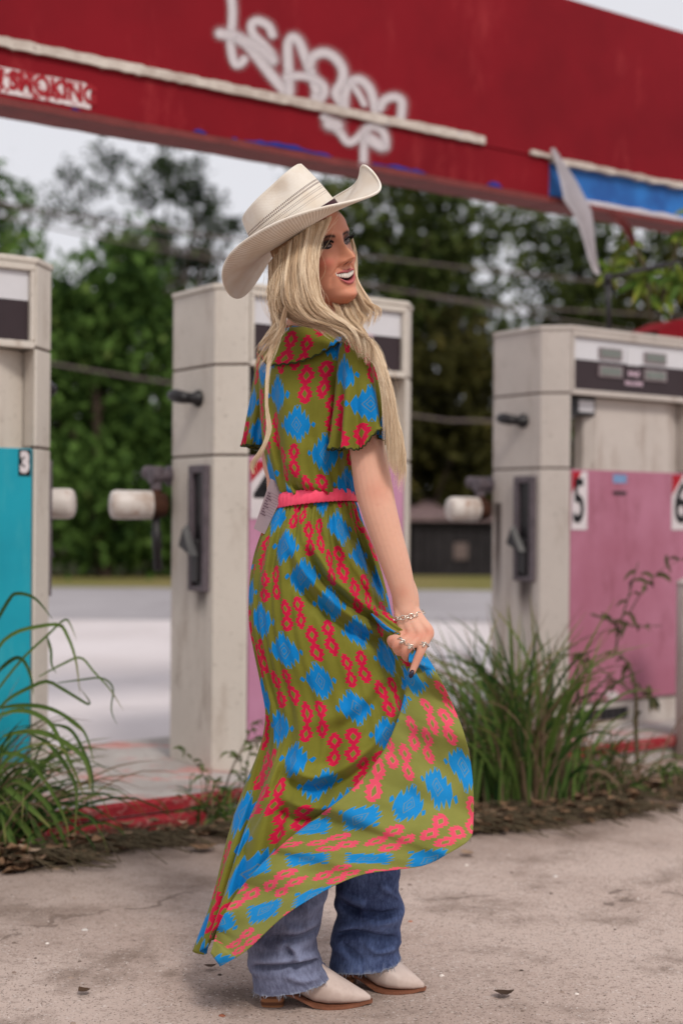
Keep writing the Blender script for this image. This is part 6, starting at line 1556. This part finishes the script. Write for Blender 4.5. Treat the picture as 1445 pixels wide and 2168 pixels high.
def hair_group(ga, gb, n, thick, wave=0.004, tone=(0.2, 1.0), r=0.00042, cut=(0.85, 1.0), gm=None):
    N = 26
    A = smooth_path([tuple(P(*p)) for p in ga], N); B = smooth_path([tuple(P(*p)) for p in gb], N)
    Mg = smooth_path([tuple(P(*p)) for p in gm], N) if gm is not None else (A + B) / 2
    n = int(n * 1.7); r = r * 0.74; nclump = max(8, n // 22); cl = rh.uniform(0, 1, nclump); clt = rh.uniform(*tone, nclump); clp = rh.uniform(0, 6.28, (nclump, 3)); cld = rh.uniform(-1, 1, nclump)
    for i in range(n):
        k = rh.integers(nclump); t = np.clip(cl[k] + rh.normal(0, .035), 0, 1)
        C = A * (1 - t) ** 2 + 2 * Mg * t * (1 - t) + B * t * t if gm is not None else A * (1 - t) + B * t
        s = np.linspace(0, 1, N); C = C.copy()
        amp = wave * (0.2 + s) 
        C[:, 0] += amp * 1.5 * np.sin(s * 9.5 + clp[k, 0] * .35) + rh.normal(0, .0012) * s * 2
        C[:, 1] += amp * 1.3 * np.cos(s * 9.5 + clp[k, 1] * .35) - thick * (0.5 + 0.5 * cld[k]) + rh.normal(0, .002)
        C[:, 2] += 0.4 * amp * np.sin(s * 8 + clp[k, 2]) + rh.normal(0, .0015)
        m_ = int(N * rh.uniform(*cut)); m_ = max(m_, 8)
        hs.append((C[:m_], r * rh.uniform(.7, 1.3), float(np.clip(clt[k] + rh.normal(0, .12), 0, 1))))
g1 = [(700, 462, 2.985), (678, 515, 2.962), (671, 575, 2.950), (682, 628, 2.945), (704, 664, 2.945), (742, 696, 2.945), (790, 738, 2.935), (818, 825, 2.925), (836, 930, 2.935), (853, 1050, 2.945)]
g2 = [(648, 485, 2.955), (640, 560, 2.930), (652, 620, 2.922), (684, 664, 2.922), (730, 696, 2.930), (774, 734, 2.925), (806, 830, 2.915), (824, 930, 2.925), (834, 1000, 2.935)]
hair_group(g1, g2, 900, .012, .006, (.40, 1.0))
g2b = [(652, 485, 2.955), (645, 560, 2.930), (662, 620, 2.918), (692, 662, 2.916), (732, 692, 2.922), (772, 730, 2.922), (800, 790, 2.918)]
g3 = [(604, 520, 2.975), (596, 590, 2.942), (606, 640, 2.930), (636, 672, 2.926), (680, 694, 2.932), (730, 714, 2.932), (768, 748, 2.928)]
hair_group(g2b, g3, 900, .012, .010, (.10, .95), cut=(.62, 1.0))
g3b = [(600, 525, 2.98), (594, 600, 2.945), (590, 650, 2.945), (590, 690, 2.955), (576, 735, 2.965)]
g4 = [(566, 560, 3.03), (570, 620, 2.995), (578, 660, 2.985), (566, 705, 2.985), (550, 760, 2.99)]
hair_group(g3b, g4, 480, .012, .007, (.05, .8), cut=(.6, 1.0))
g5 = [(640, 500, 2.955), (622, 570, 2.93), (616, 640, 2.925), (600, 690, 2.940), (572, 745, 2.965), (556, 800, 2.985)]
g6 = [(585, 540, 3.0), (584, 620, 2.965), (584, 680, 2.965), (562, 735, 2.975), (546, 790, 2.99)]
hair_group(g5, g6, 110, .010, .006, (.3, .95), cut=(.7, 1.0))
hair_group([(590, 620, 2.955), (580, 690, 2.96), (566, 760, 2.965), (563, 850, 2.965), (572, 910, 2.962), (548, 960, 2.97), (536, 985, 2.99), (546, 1012, 3.0)], [(596, 620, 2.955), (590, 690, 2.96), (574, 760, 2.965), (566, 850, 2.965), (566, 910, 2.962), (552, 950, 2.97), (534, 985, 2.99), (541, 1010, 3.0)], 60, .002, .002, (.6, 1.0))
hair_group([(628, 500, 2.955), (618, 580, 2.935), (622, 640, 2.93), (654, 680, 2.932), (704, 702, 2.935), (752, 732, 2.932)], [(590, 530, 2.985), (588, 600, 2.955), (596, 645, 2.945), (622, 676, 2.945), (662, 694, 2.945), (708, 712, 2.945)], 420, .006, .008, (.05, .75), cut=(.6, 1.0))
# strand fall on the far side of the face
hair_group([(744, 505, 3.11), (752, 545, 3.10), (760, 600, 3.075), (776, 640, 3.06), (796, 662, 3.05), (800, 690, 3.05)], [(728, 560, 3.10), (738, 620, 3.085), (744, 660, 3.07), (742, 690, 3.05), (748, 720, 3.03)], 520, .02, .006, (.35, .95), cut=(.6, 1.0))
hair_group([(700, 640, 3.04), (716, 668, 3.02), (740, 700, 2.995), (770, 735, 2.97)], [(735, 640, 3.05), (750, 670, 3.03), (768, 700, 3.0), (786, 735, 2.975)], 260, .01, .003, (.25, .8))
# lengths over the near shoulder, thin ends by the arm
hair_group([(735, 690, 2.945), (790, 738, 2.93), (822, 830, 2.92), (842, 920, 2.93), (848, 985, 2.94), (858, 1060, 2.95)], [(742, 700, 2.95), (780, 735, 2.93), (812, 820, 2.918), (832, 900, 2.925), (846, 960, 2.94), (838, 1030, 2.95)], 300, .006, .006, (.5, 1.0), cut=(.65, 1.0))
# flyaways
for _ in range(120):
    g_, h_ = (g1, g2) if rh.random() < .5 else (g3b, g4)
    hair_group([(a + rh.normal(0, 9), b + rh.normal(0, 6), c - .01) for a, b, c in g_], [(a + rh.normal(0, 9), b + rh.normal(0, 6), c - .01) for a, b, c in h_], 1, .004, .009, (.5, 1.0), .00028)
def make_hair(name, strands, mat, parent):
    hc = bpy.data.hair_curves.new(name)
    hc.add_curves([len(s[0]) for s in strands])
    pts = np.concatenate([s[0] for s in strands]).astype(np.float32)
    hc.attributes['position'].data.foreach_set('vector', pts.ravel())
    rd = np.concatenate([s[1] * np.concatenate([np.ones(len(s[0]) - 5), np.linspace(1, .25, 5)]) for s in strands]).astype(np.float32)
    ra = hc.attributes.get('radius') or hc.attributes.new('radius', 'FLOAT', 'POINT'); ra.data.foreach_set('value', rd)
    ta = hc.attributes.new('tone', 'FLOAT', 'CURVE'); ta.data.foreach_set('value', np.array([s[2] for s in strands], dtype=np.float32))
    hc.materials.append(mat)
    o = bpy.data.objects.new(name, hc); COL.objects.link(o); setparent(o, parent, False); return o
make_hair('hair', hs, M_HAIR, woman)['label'] = 'long wavy blonde hair swept over one shoulder'
